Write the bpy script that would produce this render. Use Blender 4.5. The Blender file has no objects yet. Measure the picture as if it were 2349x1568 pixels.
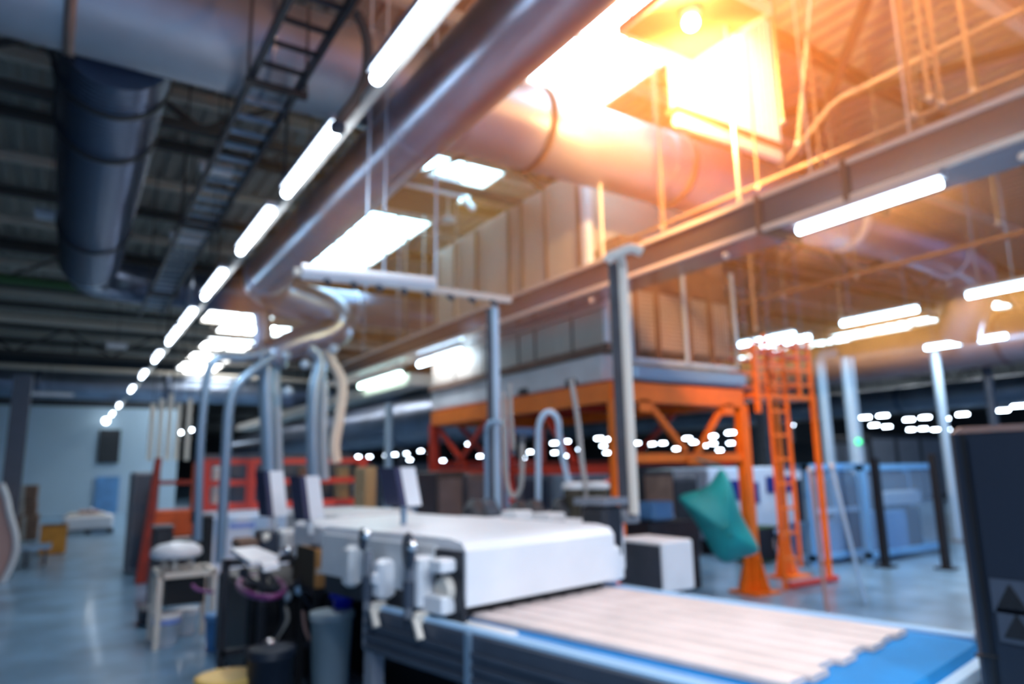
import bpy, math, random
from math import sin, cos, tan, atan, atan2, radians, degrees, pi, sqrt
from mathutils import Vector, Matrix
random.seed(4)
S = bpy.context.scene
COL = S.collection

# ------------------------------------------------------------------ camera
F, W, H = 1580., 2349., 1568.
YAW, PITCH, ROLL, CZ = radians(32.8), atan(290/1580), atan(.018), 1.55
FW = Vector((sin(YAW)*cos(PITCH), cos(YAW)*cos(PITCH), sin(PITCH)))
_r = Vector((cos(YAW), -sin(YAW), 0)); _u = _r.cross(FW)
RT = _r*cos(ROLL) - _u*sin(ROLL); UP = _u*cos(ROLL) + _r*sin(ROLL)
CAM = Vector((0, 0, CZ))
cd = bpy.data.cameras.new('camera'); cam = bpy.data.objects.new('camera', cd); COL.objects.link(cam)
cd.sensor_width = 36; cd.lens = 36*F/W; cd.clip_end = 400; cd.clip_start = .05
m = Matrix((RT, UP, -FW)).transposed().to_4x4(); m.translation = CAM; cam.matrix_world = m
cd.dof.use_dof = True; cd.dof.focus_distance = .45; cd.dof.aperture_fstop = 24.2/(1000*.45*17/1580)
S.camera = cam

# ------------------------------------------------------------------ light and exposure
w = bpy.data.worlds.new('sky'); S.world = w; w.use_nodes = True
w.node_tree.nodes['Background'].inputs[0].default_value = (.27, .46, .85, 1)
w.node_tree.nodes['Background'].inputs[1].default_value = .62
S.view_settings.view_transform = 'Standard'; S.view_settings.look = 'None'
S.view_settings.gamma = 1; S.view_settings.use_curve_mapping = False
S.view_settings.exposure = 0.0
S.cycles.use_denoising = True; S.cycles.use_adaptive_sampling = True; S.cycles.adaptive_threshold = .025
S.cycles.max_bounces = 6; S.cycles.volume_bounces = 0
S.cycles.sample_clamp_indirect = 6

# ------------------------------------------------------------------ pixel -> place helpers
def ray(px, py): return RT*((px-W/2)/F) - UP*((py-H/2)/F) + FW
def aZ(px, py, z): d = ray(px, py); return CAM + d*((z-CZ)/d.z)
def aX(px, py, x): d = ray(px, py); return CAM + d*(x/d.x)
def aY(px, py, y): d = ray(px, py); return CAM + d*(y/d.y)
def aD(px, py, k): return CAM + ray(px, py)*k
A10 = radians(10)
MU = Vector((sin(A10), -cos(A10), 0)); MV = Vector((cos(A10), sin(A10), 0)); MO = Vector((1.32, 3.43, 0))
MF = Matrix(((MU.x, MV.x, 0, MO.x), (MU.y, MV.y, 0, MO.y), (0, 0, 1, 0), (0, 0, 0, 1)))   # feed-line frame: u towards camera, v across
def loc(p): q = Vector(p)-MO; return Vector((q.dot(MU), q.dot(MV), p[2]))
def mU(px, py, u):
    d = ray(px, py); k = (u-(CAM-MO).dot(MU))/d.dot(MU); return loc(CAM+d*k)
def mV(px, py, v):
    d = ray(px, py); k = (v-(CAM-MO).dot(MV))/d.dot(MV); return loc(CAM+d*k)
def mZ(px, py, z): return loc(aZ(px, py, z))

# ------------------------------------------------------------------ materials
MATS = {}
def mat(name, col, rough=.5, metal=0., emit=None, es=0., noise=0., nscale=6., alpha=1., wave=None, coat=0., bump=0.):
    m = bpy.data.materials.new(name); m.use_nodes = True; nt = m.node_tree
    b = nt.nodes['Principled BSDF']
    b.inputs['Base Color'].default_value = (*col, 1); b.inputs['Roughness'].default_value = rough
    b.inputs['Metallic'].default_value = metal
    if coat: b.inputs['Coat Weight'].default_value = coat; b.inputs['Coat Roughness'].default_value = .1
    if emit: b.inputs['Emission Color'].default_value = (*emit, 1); b.inputs['Emission Strength'].default_value = es
    if alpha < 1: b.inputs['Alpha'].default_value = alpha
    tc = nt.nodes.new('ShaderNodeTexCoord')
    if noise:
        n = nt.nodes.new('ShaderNodeTexNoise'); n.inputs['Scale'].default_value = nscale; n.inputs['Detail'].default_value = 5
        nt.links.new(tc.outputs['Object'], n.inputs['Vector'])
        r = nt.nodes.new('ShaderNodeValToRGB'); r.color_ramp.elements[0].position = .3; r.color_ramp.elements[1].position = .7
        r.color_ramp.elements[0].color = (*[c*(1-noise) for c in col], 1)
        r.color_ramp.elements[1].color = (*[min(1, c*(1+noise)) for c in col], 1)
        nt.links.new(n.outputs['Fac'], r.inputs['Fac']); nt.links.new(r.outputs['Color'], b.inputs['Base Color'])
        if bump:
            bp = nt.nodes.new('ShaderNodeBump'); bp.inputs['Strength'].default_value = bump
            nt.links.new(n.outputs['Fac'], bp.inputs['Height']); nt.links.new(bp.outputs['Normal'], b.inputs['Normal'])
    elif wave:
        wv = nt.nodes.new('ShaderNodeTexWave'); wv.bands_direction = wave[0]; wv.inputs['Scale'].default_value = wave[1]
        wv.inputs['Distortion'].default_value = 0
        nt.links.new(tc.outputs['Object'], wv.inputs['Vector'])
        bp = nt.nodes.new('ShaderNodeBump'); bp.inputs['Strength'].default_value = .6; bp.inputs['Distance'].default_value = .02
        nt.links.new(wv.outputs['Fac'], bp.inputs['Height']); nt.links.new(bp.outputs['Normal'], b.inputs['Normal'])
    MATS[name] = m; return m
mat('galvanised', (.26, .31, .40), .32, .9, noise=.22, nscale=1.2)
mat('dark_duct', (.10, .13, .20), .3, .85, noise=.3, nscale=1.5)
mat('ribbed_duct', (.13, .16, .24), .25, .9, wave=('Y', 4.2))
mat('steel', (.27, .40, .54), .35, .6)
mat('pale_steel', (.46, .60, .74), .4, .3)
mat('cream_metal', (.72, .66, .58), .5)
mat('white', (.80, .82, .86), .35, noise=.05, nscale=3)
mat('offwhite', (.62, .64, .66), .5, noise=.1, nscale=3)
mat('beige', (.52, .45, .38), .45, noise=.08, nscale=1.5)
mat('seam', (.16, .11, .09), .6)
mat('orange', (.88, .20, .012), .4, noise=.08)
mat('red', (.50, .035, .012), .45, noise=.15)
mat('brick_red', (.62, .06, .045), .5)
mat('black', (.006, .007, .010), .5)
mat('charcoal', (.018, .020, .028), .45, noise=.3)
mat('dark_grey', (.06, .065, .085), .5, noise=.2)
mat('mid_grey', (.17, .19, .23), .45, noise=.15)
mat('slate', (.045, .06, .09), .45, noise=.1)
mat('navy', (.007, .014, .030), .5, noise=.08, nscale=2)
mat('belt', (.0, .22, .58), .8, noise=.12, nscale=4)
mat('frost_blue', (.36, .58, .82), .4)
mat('cabin_blue', (.16, .42, .78), .4)
mat('trunk_steel', (.36, .38, .42), .2, .85)
mat('light_blue', (.10, .30, .62), .45, noise=.15, nscale=3)
mat('screen_blue', (.012, .03, .22), .3)
mat('screen', (.05, .05, .10), .15)
mat('teal', (.01, .36, .38), .55, noise=.3, nscale=2.5, bump=.4)
mat('plank', (.72, .615, .585), .55, noise=.1, nscale=5)
mat('cardboard', (.42, .20, .06), .8, noise=.12)
mat('brown', (.20, .12, .085), .8, noise=.2)
mat('olive', (.045, .036, .022), .8)
mat('tape', (.45, .42, .38), .4)
mat('amber', (.62, .26, .03), .6, noise=.15)
mat('yellow', (.75, .50, .14), .5)
mat('blue_bin', (.0, .012, .42), .35)
mat('pale_bin', (.34, .42, .46), .5)
mat('magenta', (.22, .05, .20), .3)
mat('chrome', (.85, .87, .9), .08, 1)
mat('hose', (.40, .38, .36), .5)
mat('wood', (.36, .27, .15), .7)
mat('pinkish', (.45, .28, .25), .7)
mat('concrete', (.17, .31, .46), .30, noise=.38, nscale=1.6, coat=.25)
mat('roof_deck', (.30, .275, .235), .6, noise=.15, nscale=.6)
mat('roof_steel', (.05, .048, .045), .6)
mat('roof_pale', (.55, .50, .42), .6)
mat('green_pipe', (.03, .10, .03), .5)
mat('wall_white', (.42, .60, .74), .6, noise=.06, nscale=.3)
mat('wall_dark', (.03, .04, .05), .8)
mat('lamp_body', (.5, .52, .56), .4, .3)
mat('rod_tan', (.34, .24, .16), .6)
mat('bright_duct', (.40, .42, .47), .42, .75, noise=.15, nscale=1.2)
mat('lavender', (.58, .70, .88), .4)
mat('gate_red', (.30, .022, .008), .5, noise=.3)
mat('gate_orange', (.58, .085, .01), .5, noise=.2)
mat('tube', (1, 1, 1), .4, emit=(.74, .86, 1.0), es=16)
mat('tube_far', (1, 1, 1), .4, emit=(.68, .83, 1.0), es=42)
mat('tube_green', (1, 1, 1), .4, emit=(.70, 1.0, .90), es=12)
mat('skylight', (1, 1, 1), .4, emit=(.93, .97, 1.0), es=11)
mat('flare_bulb', (1, 1, 1), .4, emit=(1.0, .62, .25), es=35)
mat('green_led', (.1, .8, .3), .4, emit=(.05, .8, .3), es=2)
mat('glass', (.35, .55, .8), .1, alpha=.22)
mat('mark_blue', (.20, .32, .78), .5)

# ------------------------------------------------------------------ mesh builder
class MB:
    def __init__(s, fr=None): s.v = []; s.f = []; s.fr = fr; s.smooth = []; s.cuts = []
    def _add(s, vs, fs, sm=False):
        n = len(s.v); s.cuts.append((n, len(s.f)))
        s.v += [tuple((s.fr @ Vector(p)) if s.fr else Vector(p)) for p in vs]
        s.f += [tuple(i+n for i in f) for f in fs]; s.smooth += [sm]*len(fs); return s
    def hexa(s, p): return s._add(p, [(0, 3, 2, 1), (4, 5, 6, 7), (0, 1, 5, 4), (1, 2, 6, 5), (2, 3, 7, 6), (3, 0, 4, 7)])
    def box(s, x0, x1, y0, y1, z0, z1):
        x0, x1 = min(x0, x1), max(x0, x1); y0, y1 = min(y0, y1), max(y0, y1); z0, z1 = min(z0, z1), max(z0, z1)
        return s.hexa([(x0, y0, z0), (x1, y0, z0), (x1, y1, z0), (x0, y1, z0), (x0, y0, z1), (x1, y0, z1), (x1, y1, z1), (x0, y1, z1)])
    def rbox(s, x0, x1, y0, y1, z0, z1, b=.015):      # box with chamfered edges
        x0, x1 = min(x0, x1), max(x0, x1); y0, y1 = min(y0, y1), max(y0, y1); z0, z1 = min(z0, z1), max(z0, z1)
        b = min(b, (x1-x0)*.3, (y1-y0)*.3, (z1-z0)*.3); rings = []
        for z, k in ((z0, b), (z0+b, 0), (z1-b, 0), (z1, b)):
            a, c, d, e = x0+k, x1-k, y0+k, y1-k
            rings.append([(a+b, d, z), (c-b, d, z), (c, d+b, z), (c, e-b, z), (c-b, e, z), (a+b, e, z), (a, e-b, z), (a, d+b, z)])
        vs = [p for r in rings for p in r]; fs = [tuple(range(7, -1, -1)), tuple(range(24, 32))]
        for r in range(3):
            for i in range(8): j = (i+1) % 8; fs.append((r*8+i, r*8+j, r*8+8+j, r*8+8+i))
        return s._add(vs, fs)
    def bar(s, p, q, wd, ht=None, up=(0, 0, 1)):      # rectangular bar between two points
        p, q = Vector(p), Vector(q); d = (q-p).normalized(); ht = ht or wd
        a = d.cross(Vector(up))
        if a.length < .05: a = d.cross(Vector((0, 1, 0)))
        a.normalize(); b = a.cross(d).normalized(); a = a*wd/2; b = b*ht/2
        return s.hexa([p-a-b, p+a-b, q+a-b, q-a-b, p-a+b, p+a+b, q+a+b, q-a+b])
    def tube(s, pts, r, seg=14, caps=True):
        pts = [Vector(p) for p in pts]; n = len(pts); rr = r if isinstance(r, (list, tuple)) else [r]*n
        vs = []; fs = []; prev = None
        for i, p in enumerate(pts):
            t = (pts[min(i+1, n-1)]-pts[max(i-1, 0)]).normalized()
            if prev is None:
                a = t.cross(Vector((0, 0, 1)));
                if a.length < .05: a = t.cross(Vector((1, 0, 0)))
            else:
                a = prev - t*prev.dot(t)
            a.normalize(); prev = a; b = t.cross(a)
            for k in range(seg):
                th = 2*pi*k/seg; vs.append(p+(a*cos(th)+b*sin(th))*rr[i])
        for i in range(n-1):
            for k in range(seg):
                l = (k+1) % seg; fs.append((i*seg+k, i*seg+l, (i+1)*seg+l, (i+1)*seg+k))
        s._add(vs, fs, True)
        if caps:
            s._add(vs[:seg], [tuple(range(seg-1, -1, -1))]); s._add(vs[-seg:], [tuple(range(seg))])
        return s
    def lathe(s, o, prof, seg=24, axis=(0, 0, 1)):     # prof: (radius, height along axis)
        ax = Vector(axis).normalized(); a = ax.cross(Vector((0, 1, 0)))
        if a.length < .05: a = ax.cross(Vector((1, 0, 0)))
        a.normalize(); b = ax.cross(a); o = Vector(o); vs = []; fs = []
        for r, h in prof:
            for k in range(seg): th = 2*pi*k/seg; vs.append(o+ax*h+(a*cos(th)+b*sin(th))*max(r, 1e-4))
        for i in range(len(prof)-1):
            for k in range(seg): l = (k+1) % seg; fs.append((i*seg+k, i*seg+l, (i+1)*seg+l, (i+1)*seg+k))
        s._add(vs, fs, True); s._add(vs[:seg], [tuple(range(seg-1, -1, -1))]); s._add(vs[-seg:], [tuple(range(seg))]); return s
    def ball(s, o, r, seg=16): return s.lathe(o, [(r*sin(pi*i/10), -r*cos(pi*i/10)) for i in range(11)], seg)
    def prism(s, poly, d):                            # polygon of points extruded by vector d
        n = len(poly); d = Vector(d); vs = [Vector(p) for p in poly]; vs += [p+d for p in vs[:n]]
        fs = [tuple(range(n-1, -1, -1)), tuple(range(n, 2*n))]+[(i, (i+1) % n, n+(i+1) % n, n+i) for i in range(n)]
        return s._add(vs, fs)
    def build(s, name, m, parent=None, **k):
        me = bpy.data.meshes.new(name); me.from_pydata(s.v, [], s.f); me.update()
        for p, sm in zip(me.polygons, s.smooth): p.use_smooth = sm
        me.materials.append(MATS[m]); o = bpy.data.objects.new(name, me); COL.objects.link(o)
        if parent:
            o.parent = parent; o.matrix_parent_inverse = Matrix.Translation(-parent.location)
        for a, b in k.items(): o[a] = b
        return o
def curve(pts, n=6):                                   # Catmull-Rom
    P = [Vector(p) for p in pts]; P = [P[0]]+P+[P[-1]]; out = []
    for i in range(1, len(P)-2):
        for k in range(n):
            t = k/n; a, b, c, d = P[i-1:i+3]
            out.append(.5*((2*b)+(c-a)*t+(2*a-5*b+4*c-d)*t*t+(3*b-a-3*c+d)*t**3))
    return out+[P[-2]]
def thing(name, label, cat, at=(0, 0, 0), group=None):
    o = bpy.data.objects.new(name, None); o.empty_display_size = .1; COL.objects.link(o); o.location = Vector(at)
    o['label'] = label; o['category'] = cat
    if group: o['group'] = group
    return o
def tag(o, label, cat, group=None):
    o['label'] = label; o['category'] = cat
    if group: o['group'] = group
    return o
def struct(mb, name, m, **k): return mb.build(name, m, None, kind='structure', **k)
def dup(root, loc_, label=None, group=None, scale=None, rotz=None):
    r = root.copy(); COL.objects.link(r); r.location = Vector(loc_)
    if label: r['label'] = label
    if group: r['group'] = group
    if scale: r.scale = scale
    if rotz is not None: r.rotation_euler = (0, 0, rotz)
    for ch in list(root.children):
        c = ch.copy(); COL.objects.link(c); c.parent = r
        for g in list(ch.children): d = g.copy(); COL.objects.link(d); d.parent = c
    return r
SPLIT = {'hanger', 'seam', 'gusset', 'latch', 'foot_block', 'side_bracket', 'cross_beam', 'bracket', 'rung', 'tray'}
def part(mb, name, m, parent, **k):
    if name in SPLIT and len(mb.cuts) > 1:             # one mesh per piece
        cs = mb.cuts+[(len(mb.v), len(mb.f))]; o = None
        for (v0, f0), (v1, f1) in zip(cs, cs[1:]):
            q = MB(); q.v = mb.v[v0:v1]; q.f = [tuple(i-v0 for i in f) for f in mb.f[f0:f1]]; q.smooth = mb.smooth[f0:f1]
            o = q.build(name, m, parent, **k)
        return o
    return mb.build(name, m, parent, **k)

# ================================================================== SETTING
CEIL = 6.45
struct(MB().box(-14, 75, -3, 112, -.2, 0), 'floor', 'concrete')
# corrugated roof deck, ribs along Y
def deck(x0, x1, y0, y1, name):
    b = MB(); prof = []; x = x0
    while x < x1:
        for dx, dz in ((0, 0), (.10, 0), (.13, .05), (.22, .05), (.25, 0)): prof.append((x+dx, CEIL+dz))
        x += .25
    n = len(prof)
    b._add([(px, yy, pz) for yy in (y0, y1) for px, pz in prof]+[(px, yy, CEIL+.12) for yy in (y0, y1) for px, pz in prof],
           [(i, i+1, n+i+1, n+i) for i in range(n-1)]+[(2*n, 2*n+n-1, 3*n+n-1, 3*n)])
    return struct(b, name, 'roof_deck')
deck(-14, 75, -3, 112, 'ceiling')
bk = MB().box(-14, 4.2, 34, 34.3, 0, 4.4)
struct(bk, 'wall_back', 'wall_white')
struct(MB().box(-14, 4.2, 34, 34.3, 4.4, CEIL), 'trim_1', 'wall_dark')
struct(MB().box(-14, 75, 111, 111.3, 0, CEIL), 'wall_far', 'wall_dark')
struct(MB().box(75, 75.3, -3, 111, 0, CEIL), 'wall_right', 'wall_dark')
struct(MB().box(-14.3, -14, -3, 111, 0, CEIL), 'wall_left', 'wall_dark')
_a, _b = aY(222, 1062, 33.9), aY(278, 985, 33.9)
struct(MB().box(_a.x, _b.x, 33.9, 34.0, _a.z, _b.z), 'window_1', 'wall_dark')
_a, _b = aY(215, 1160, 33.9), aY(275, 1092, 33.9)
struct(MB().box(_a.x, _b.x, 33.88, 33.99, .02, _b.z), 'door_1', 'light_blue')
# purlins (along X) under the deck and roof girders with webs
k = 2
for i, yy in enumerate([-.5+1.6*j for j in range(26)]):
    struct(MB().box(-14, 40, yy, yy+.10, CEIL-.16, CEIL-.01), 'trim_%d' % k, 'roof_steel' if i % 2 else 'roof_pale'); k += 1
def girder(y, x0=-12, x1=40):
    b = MB(); zt, zb = CEIL-.25, CEIL-1.05
    b.bar((x0, y, zt), (x1, y, zt), .14, .12); b.bar((x0, y, zb), (x1, y, zb), .12, .10)
    x = x0; up = True
    while x < x1-.1:
        b.bar((x, y, zb if up else zt), (x+1.3, y, zt if up else zb), .06); up = not up; x += 1.3
    return b
for y in (8.0, 17.0, 26.0, 40.0, 55.0):
    struct(girder(y), 'trim_%d' % k, 'roof_steel'); k += 1
for y, c in ((15.6, 'green_pipe'), (19.5, 'roof_pale'), (28.0, 'roof_pale')):
    t = tag(MB().tube([(-12, y, 5.2), (14, y, 5.2)], .09, 10).build('service_pipe', c), {15.6: 'dark green service pipe crossing under the roof beyond the ribbed duct',
        19.5: 'pale service pipe crossing the roof behind the green pipe', 28.0: 'pale service pipe crossing the roof near the white end wall'}[y], 'pipe')
# crossed roof braces above the right-hand aisle
for i, (p, q) in enumerate((((6.2, 3.0, 6.2), (12.5, 9.5, 5.2)), ((9.5, 2.0, 6.3), (5.9, 8.0, 5.9)), ((8, 9, 5.2), (18, 14, 6.2)), ((-2.2, 3.0, 6.2), (.2, 9, 5.4)), ((-4.5, 5, 6.2), (-1.5, 12, 5.4)))):
    struct(MB().bar(p, q, .09), 'trim_%d' % k, 'roof_steel'); k += 1
# steel columns
for i, (x, y) in enumerate(((-9, 12.0), (17.0, 13.0), (28, 20), (3.8, 40), (14, 32), (24, 45), (40, 30))):
    c = MB(); c.box(x-.13, x+.13, y-.13, y-.10, 0, CEIL-.2); c.box(x-.13, x+.13, y+.10, y+.13, 0, CEIL-.2); c.box(x-.015, x+.015, y-.1, y+.1, 0, CEIL-.2)
    struct(c, 'column_%d' % (i+1), 'slate' if i == 0 else 'mid_grey')

# ------------------------------------------------------------------ skylights (strip X 4.3..5.6)
def skylight(x0, x1, y0, y1, label, grp=None, nb=3):
    z = CEIL-.2
    t = thing('skylight', label, 'skylight', ((x0+x1)/2, (y0+y1)/2, z), grp)
    part(MB().box(x0, x1, y0, y1, z, z+.02), 'glazing', 'skylight', t)
    f = MB(); e = .05
    f.box(x0-e, x0, y0-e, y1+e, z-.05, z+.19); f.box(x1, x1+e, y0-e, y1+e, z-.05, z+.19)
    f.box(x0, x1, y0-e, y0, z-.05, z+.19); f.box(x0, x1, y1, y1+e, z-.05, z+.19)
    for i in range(1, nb): yy = y0+(y1-y0)*i/nb; f.box(x0, x1, yy-.025, yy+.025, z-.05, z-.002)
    f.box((x0+x1)/2-.02, (x0+x1)/2+.02, y0, y1, z-.04, z-.002)
    part(f, 'frame', 'cream_metal', t); return t
skylight(4.25, 5.55, 3.3, 6.35, 'bright barred skylight beside the hood box, above the big shiny duct crossing')
skylight(4.25, 5.55, 8.75, 10.2, 'small white skylight with braces just above the beige oven housing', nb=2)
skylight(4.25, 5.55, 11.4, 15.7, 'bright gridded skylight between the round duct and the beige oven top', nb=4)
skylight(3.9, 5.5, 22.6, 27.8, 'white skylight behind the drop-pipe manifold, nearer half', nb=3)
skylight(3.9, 5.5, 29.0, 36.5, 'white skylight far down the hall over the striped pale ducts', nb=4)
for i, (px, py, lx, ly, lab) in enumerate((
        (2250, 712, 1.1, 1.4, 'rounded bright skylight nearest the frame edge, under the last aisle lamp'),
        (2198, 712, .6, .8, 'small skylight just beside the rounded one above the steel ducts'),
        (2088, 745, .9, 1.6, 'oval skylight glow over the steel columns on the far aisle'),
        (1995, 765, 1.2, 2.4, 'long skylight glow over the far steel columns'),
        (1905, 787, .9, 1.4, 'skylight beyond the top of the orange ladder tower'),
        (1870, 797, .7, 1.0, 'narrow skylight just off the orange ladder cage'),
        (1815, 803, .8, 1.6, 'skylight seen through the top bars of the orange ladder cage'),
        (1765, 820, .9, 1.6, 'skylight seen through the middle of the orange ladder cage'),
        (1725, 822, 1.0, 1.8, 'skylight between oven corner and orange ladder cage'))):
    p = aZ(px, py, CEIL-.3); skylight(p.x-lx/2, p.x+lx/2, p.y-ly/2, p.y+ly/2, lab, nb=2)
# skylight reaching behind the round duct near the vent
for px, py, lab in ((545, 712, 'thin bright skylight slit under the crossing duct, beside the elbow'), (660, 745, 'thin bright skylight slit behind the curved duct elbow')):
    p = aZ(px, py, CEIL+.03); skylight(p.x-.9, p.x+.9, p.y-.8, p.y+.8, lab, nb=2)

# ------------------------------------------------------------------ ducts
def ring(b, x, y, z, r, axis, wd=.05): return b.lathe((x, y, z), [(r*.98, -wd/2), (r*1.05, -wd/2), (r*1.05, wd/2), (r*.98, wd/2)], 28, axis)
# crossing duct with its branch
t1 = thing('ventilation_duct', 'huge round silver duct crossing the roof under the hood, with dark straps', 'duct', (3, 5.42, 4.99))
part(MB().tube([(-9, 5.42, 4.99), (9.1, 5.42, 4.99)], .42, 40), 'duct_barrel', 'bright_duct', t1)
for px, py in ((1275, 300), (1600, 400), (150, 100)):
    p = aY(px, py, 5.0)
    part(ring(MB(), p.x, 5.42, 4.99, .42, (1, 0, 0), .07), 'strap', 'seam', t1)
for x in (-1.6, 1.1, 2.9, 5.5, 7.6): part(ring(MB(), x, 5.42, 4.99, .405, (1, 0, 0), .03), 'seam_ring', 'galvanised', t1)
br = part(MB().tube([(.08, 5.8, 4.95), (.08, 12.6, 4.95)], .43, 36), 'branch_duct', 'ribbed_duct', t1, label='dark ribbed branch duct')
for y in (6.3, 7.3, 10.6): part(ring(MB(), .08, y, 4.95, .43, (0, 1, 0), .06), 'branch_ring', 'black', br)
t2 = thing('ventilation_duct', 'round duct crossing behind the curved elbow at the end of the ribbed branch', 'duct', (3, 13.9, 5.0))
part(MB().tube(curve([(.08, 12.6, 4.95), (.15, 13.5, 4.97), (.7, 13.95, 5.0), (1.6, 14, 5.0)], 5)+[(9, 14, 5.0)], .36, 30), 'duct_barrel', 'dark_duct', t2)
part(ring(MB(), 1.7, 14, 5.0, .36, (1, 0, 0), .1), 'seam_ring', 'galvanised', t2)
part(ring(MB(), 5.0, 14, 5.0, .36, (1, 0, 0), .1), 'seam_ring', 'galvanised', t2)
# far crossing duct
t3 = thing('ventilation_duct', 'wide pale duct crossing the far end of the hall above the white wall', 'duct', (0, 29, 4.7))
part(MB().tube([(-13, 29.0, 4.75), (14, 29.0, 4.75)], .5, 28), 'duct_barrel', 'galvanised', t3)
for x in (-9, -5, -1, 3, 7): part(ring(MB(), x, 29, 4.75, .5, (1, 0, 0), .15), 'seam_ring', 'dark_duct', t3)
# the big round duct running down the hall, its elbow and drop pipes
t4 = thing('ventilation_duct', 'long smooth round duct running overhead down the hall and curling into drop pipes', 'duct', (2.15, 5, 4.25))
part(MB().tube([(2.15, -1.5, 4.25), (2.15, 9.6, 4.25)], .28, 40), 'duct_barrel', 'galvanised', t4)
for y in (2.2, 4.6, 7.0): part(ring(MB(), 2.15, y, 4.25, .275, (0, 1, 0), .03), 'seam_ring', 'galvanised', t4)
part(ring(MB(), 2.15, 9.55, 4.25, .29, (0, 1, 0), .06), 'flange', 'steel', t4)
eb = curve([(2.15, 9.6, 4.25), (2.18, 9.9, 4.23), (2.45, 10.1, 4.15), (2.9, 10.1, 4.03), (3.22, 10.05, 3.9), (3.30, 10.0, 3.72), (3.1, 10, 3.55), (2.75, 10, 3.42), (2.45, 10, 3.25), (2.4, 10, 3.05)], 6)
part(MB().tube(eb, [.28]*30+[.28-.0045*i for i in range(len(eb)-30)], 28), 'elbow', 'galvanised', t4)
def dp(pts, r, y=10., **k):
    P = curve([aY(px, py, y) for px, py in pts], 5); return part(MB().tube(P, r, 14), 'drop_pipe', k.pop('m', 'steel'), t4, **k)
dp(((640, 800), (560, 818), (505, 820), (480, 845), (470, 900), (460, 1010), (455, 1150), (452, 1240)), .055, 9.9)
dp(((630, 815), (580, 850), (540, 890), (525, 940), (518, 1050), (505, 1290)), .065, 9.8)
dp(((625, 790), (612, 850), (614, 950), (620, 1100)), .11, 10.0)
dp(((640, 800), (632, 860), (636, 960), (640, 1100)), .06, 10.2, m='pale_steel')
dp(((700, 790), (735, 825), (722, 900), (718, 1000), (722, 1105)), .10, 9.9)
dp(((720, 790), (742, 880), (742, 1000), (746, 1100)), .06, 10.1, m='pale_steel')
dp(((745, 790), (762, 830), (785, 880), (778, 960), (768, 1020), (772, 1060)), .075, 9.95, m='cream_metal')
dp(((600, 720), (605, 760), (600, 800)), .12, 10.3, m='dark_duct')
ml = part(MB().tube([aY(600, 800, 10), aY(660, 790, 10), aY(720, 785, 10), aY(770, 800, 10)], [.12, .15, .14, .10], 18), 'manifold', 'dark_duct', t4)
for px, py in ((655, 815), (700, 835), (765, 800), (660, 898)): part(MB().ball(aY(px, py, 9.85), .075), 'clamp', 'pale_steel', t4)
# hangers
for y in (3.2, 8.2):
    b = MB(); b.bar((2.0, y, 4.53), (2.0, y, CEIL+.03), .02); b.bar((2.3, y, 4.53), (2.3, y, CEIL+.03), .02)
    part(b, 'hanger', 'roof_steel', t4)
b = MB()
for x in (-3, 3.4, 7.0): b.bar((x, 5.42, 5.4), (x, 5.42, CEIL+.03), .03)
part(b, 'hanger', 'roof_steel', t1)
b = MB()
for x in (2.2, 6): b.bar((x, 14, 5.35), (x, 14, CEIL+.03), .04)
part(b, 'hanger', 'roof_steel', t2)
b = MB()
for x in (-8, 0, 8): b.bar((x, 29, 5.2), (x, 29, CEIL+.03), .06)
part(b, 'hanger', 'roof_steel', t3)
# ducts at the right: continuation and two far ones along the hall
t5 = thing('ventilation_duct', 'pale round duct with an elbow dropping at the far upper aisle, beyond the lamps', 'duct', (11, 7, 5))
P = curve([(9.15, 5.42, 4.99), (11.0, 5.42, 4.99), (12.4, 5.42, 4.95), (13.2, 5.5, 4.8), (13.7, 5.8, 4.4), (14.0, 6.2, 3.9)], 6)
part(MB().tube(P, .38, 30), 'duct_barrel', 'galvanised', t5)
part(ring(MB(), 9.2, 5.42, 4.99, .42, (1, 0, 0), .12), 'flange', 'offwhite', t5)
part(ring(MB(), 12.2, 5.42, 4.95, .38, (1, 0, 0), .08), 'flange', 'steel', t5)
b = MB().bar((10.5, 5.42, 5.3), (10.5, 5.42, CEIL+.03), .03); part(b, 'hanger', 'roof_steel', t5)
for (x, z, r, y0, y1, lab) in ((15.5, 3.9, .50, 4, 26, 'thick blue-grey duct running down the far aisle over the glass cabins'),
                               (19.0, 3.2, .35, 4, 30, 'slimmer blue-grey duct under the thick one beyond the glass cabins'),
                               (8.2, 2.92, .70, 12.2, 40, 'large dark round duct running away low beside the orange frame')):
    t = thing('ventilation_duct', lab, 'duct', (x, y0, z))
    part(MB().tube([(x, y0, z), (x, y1, z)], r, 26), 'duct_barrel', 'galvanised' if r != .70 else 'dark_duct', t)
    for yy in (y0+2, y0+6, y0+10): part(ring(MB(), x, yy, z, r, (0, 1, 0), .08), 'seam_ring', 'dark_duct', t)
    b = MB()
    for yy in (y0+1, y0+8): b.bar((x, yy, z+r), (x, yy, CEIL+.03), .03)
    part(b, 'hanger', 'roof_steel', t)
# low machine-top duct with pale upper edge (left of oven)
t = thing('air_conduit', 'square-edged pale trunking running away under the green-tinted lamp', 'duct', (5.2, 15, 3.2))
part(MB().box(5.05, 5.5, 11.2, 26, 3.05, 3.25), 'trunking', 'cream_metal', t)
part(MB().bar((5.3, 12, 3.25), (5.3, 12, CEIL+.03), .04), 'hanger', 'roof_steel', t)

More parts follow.
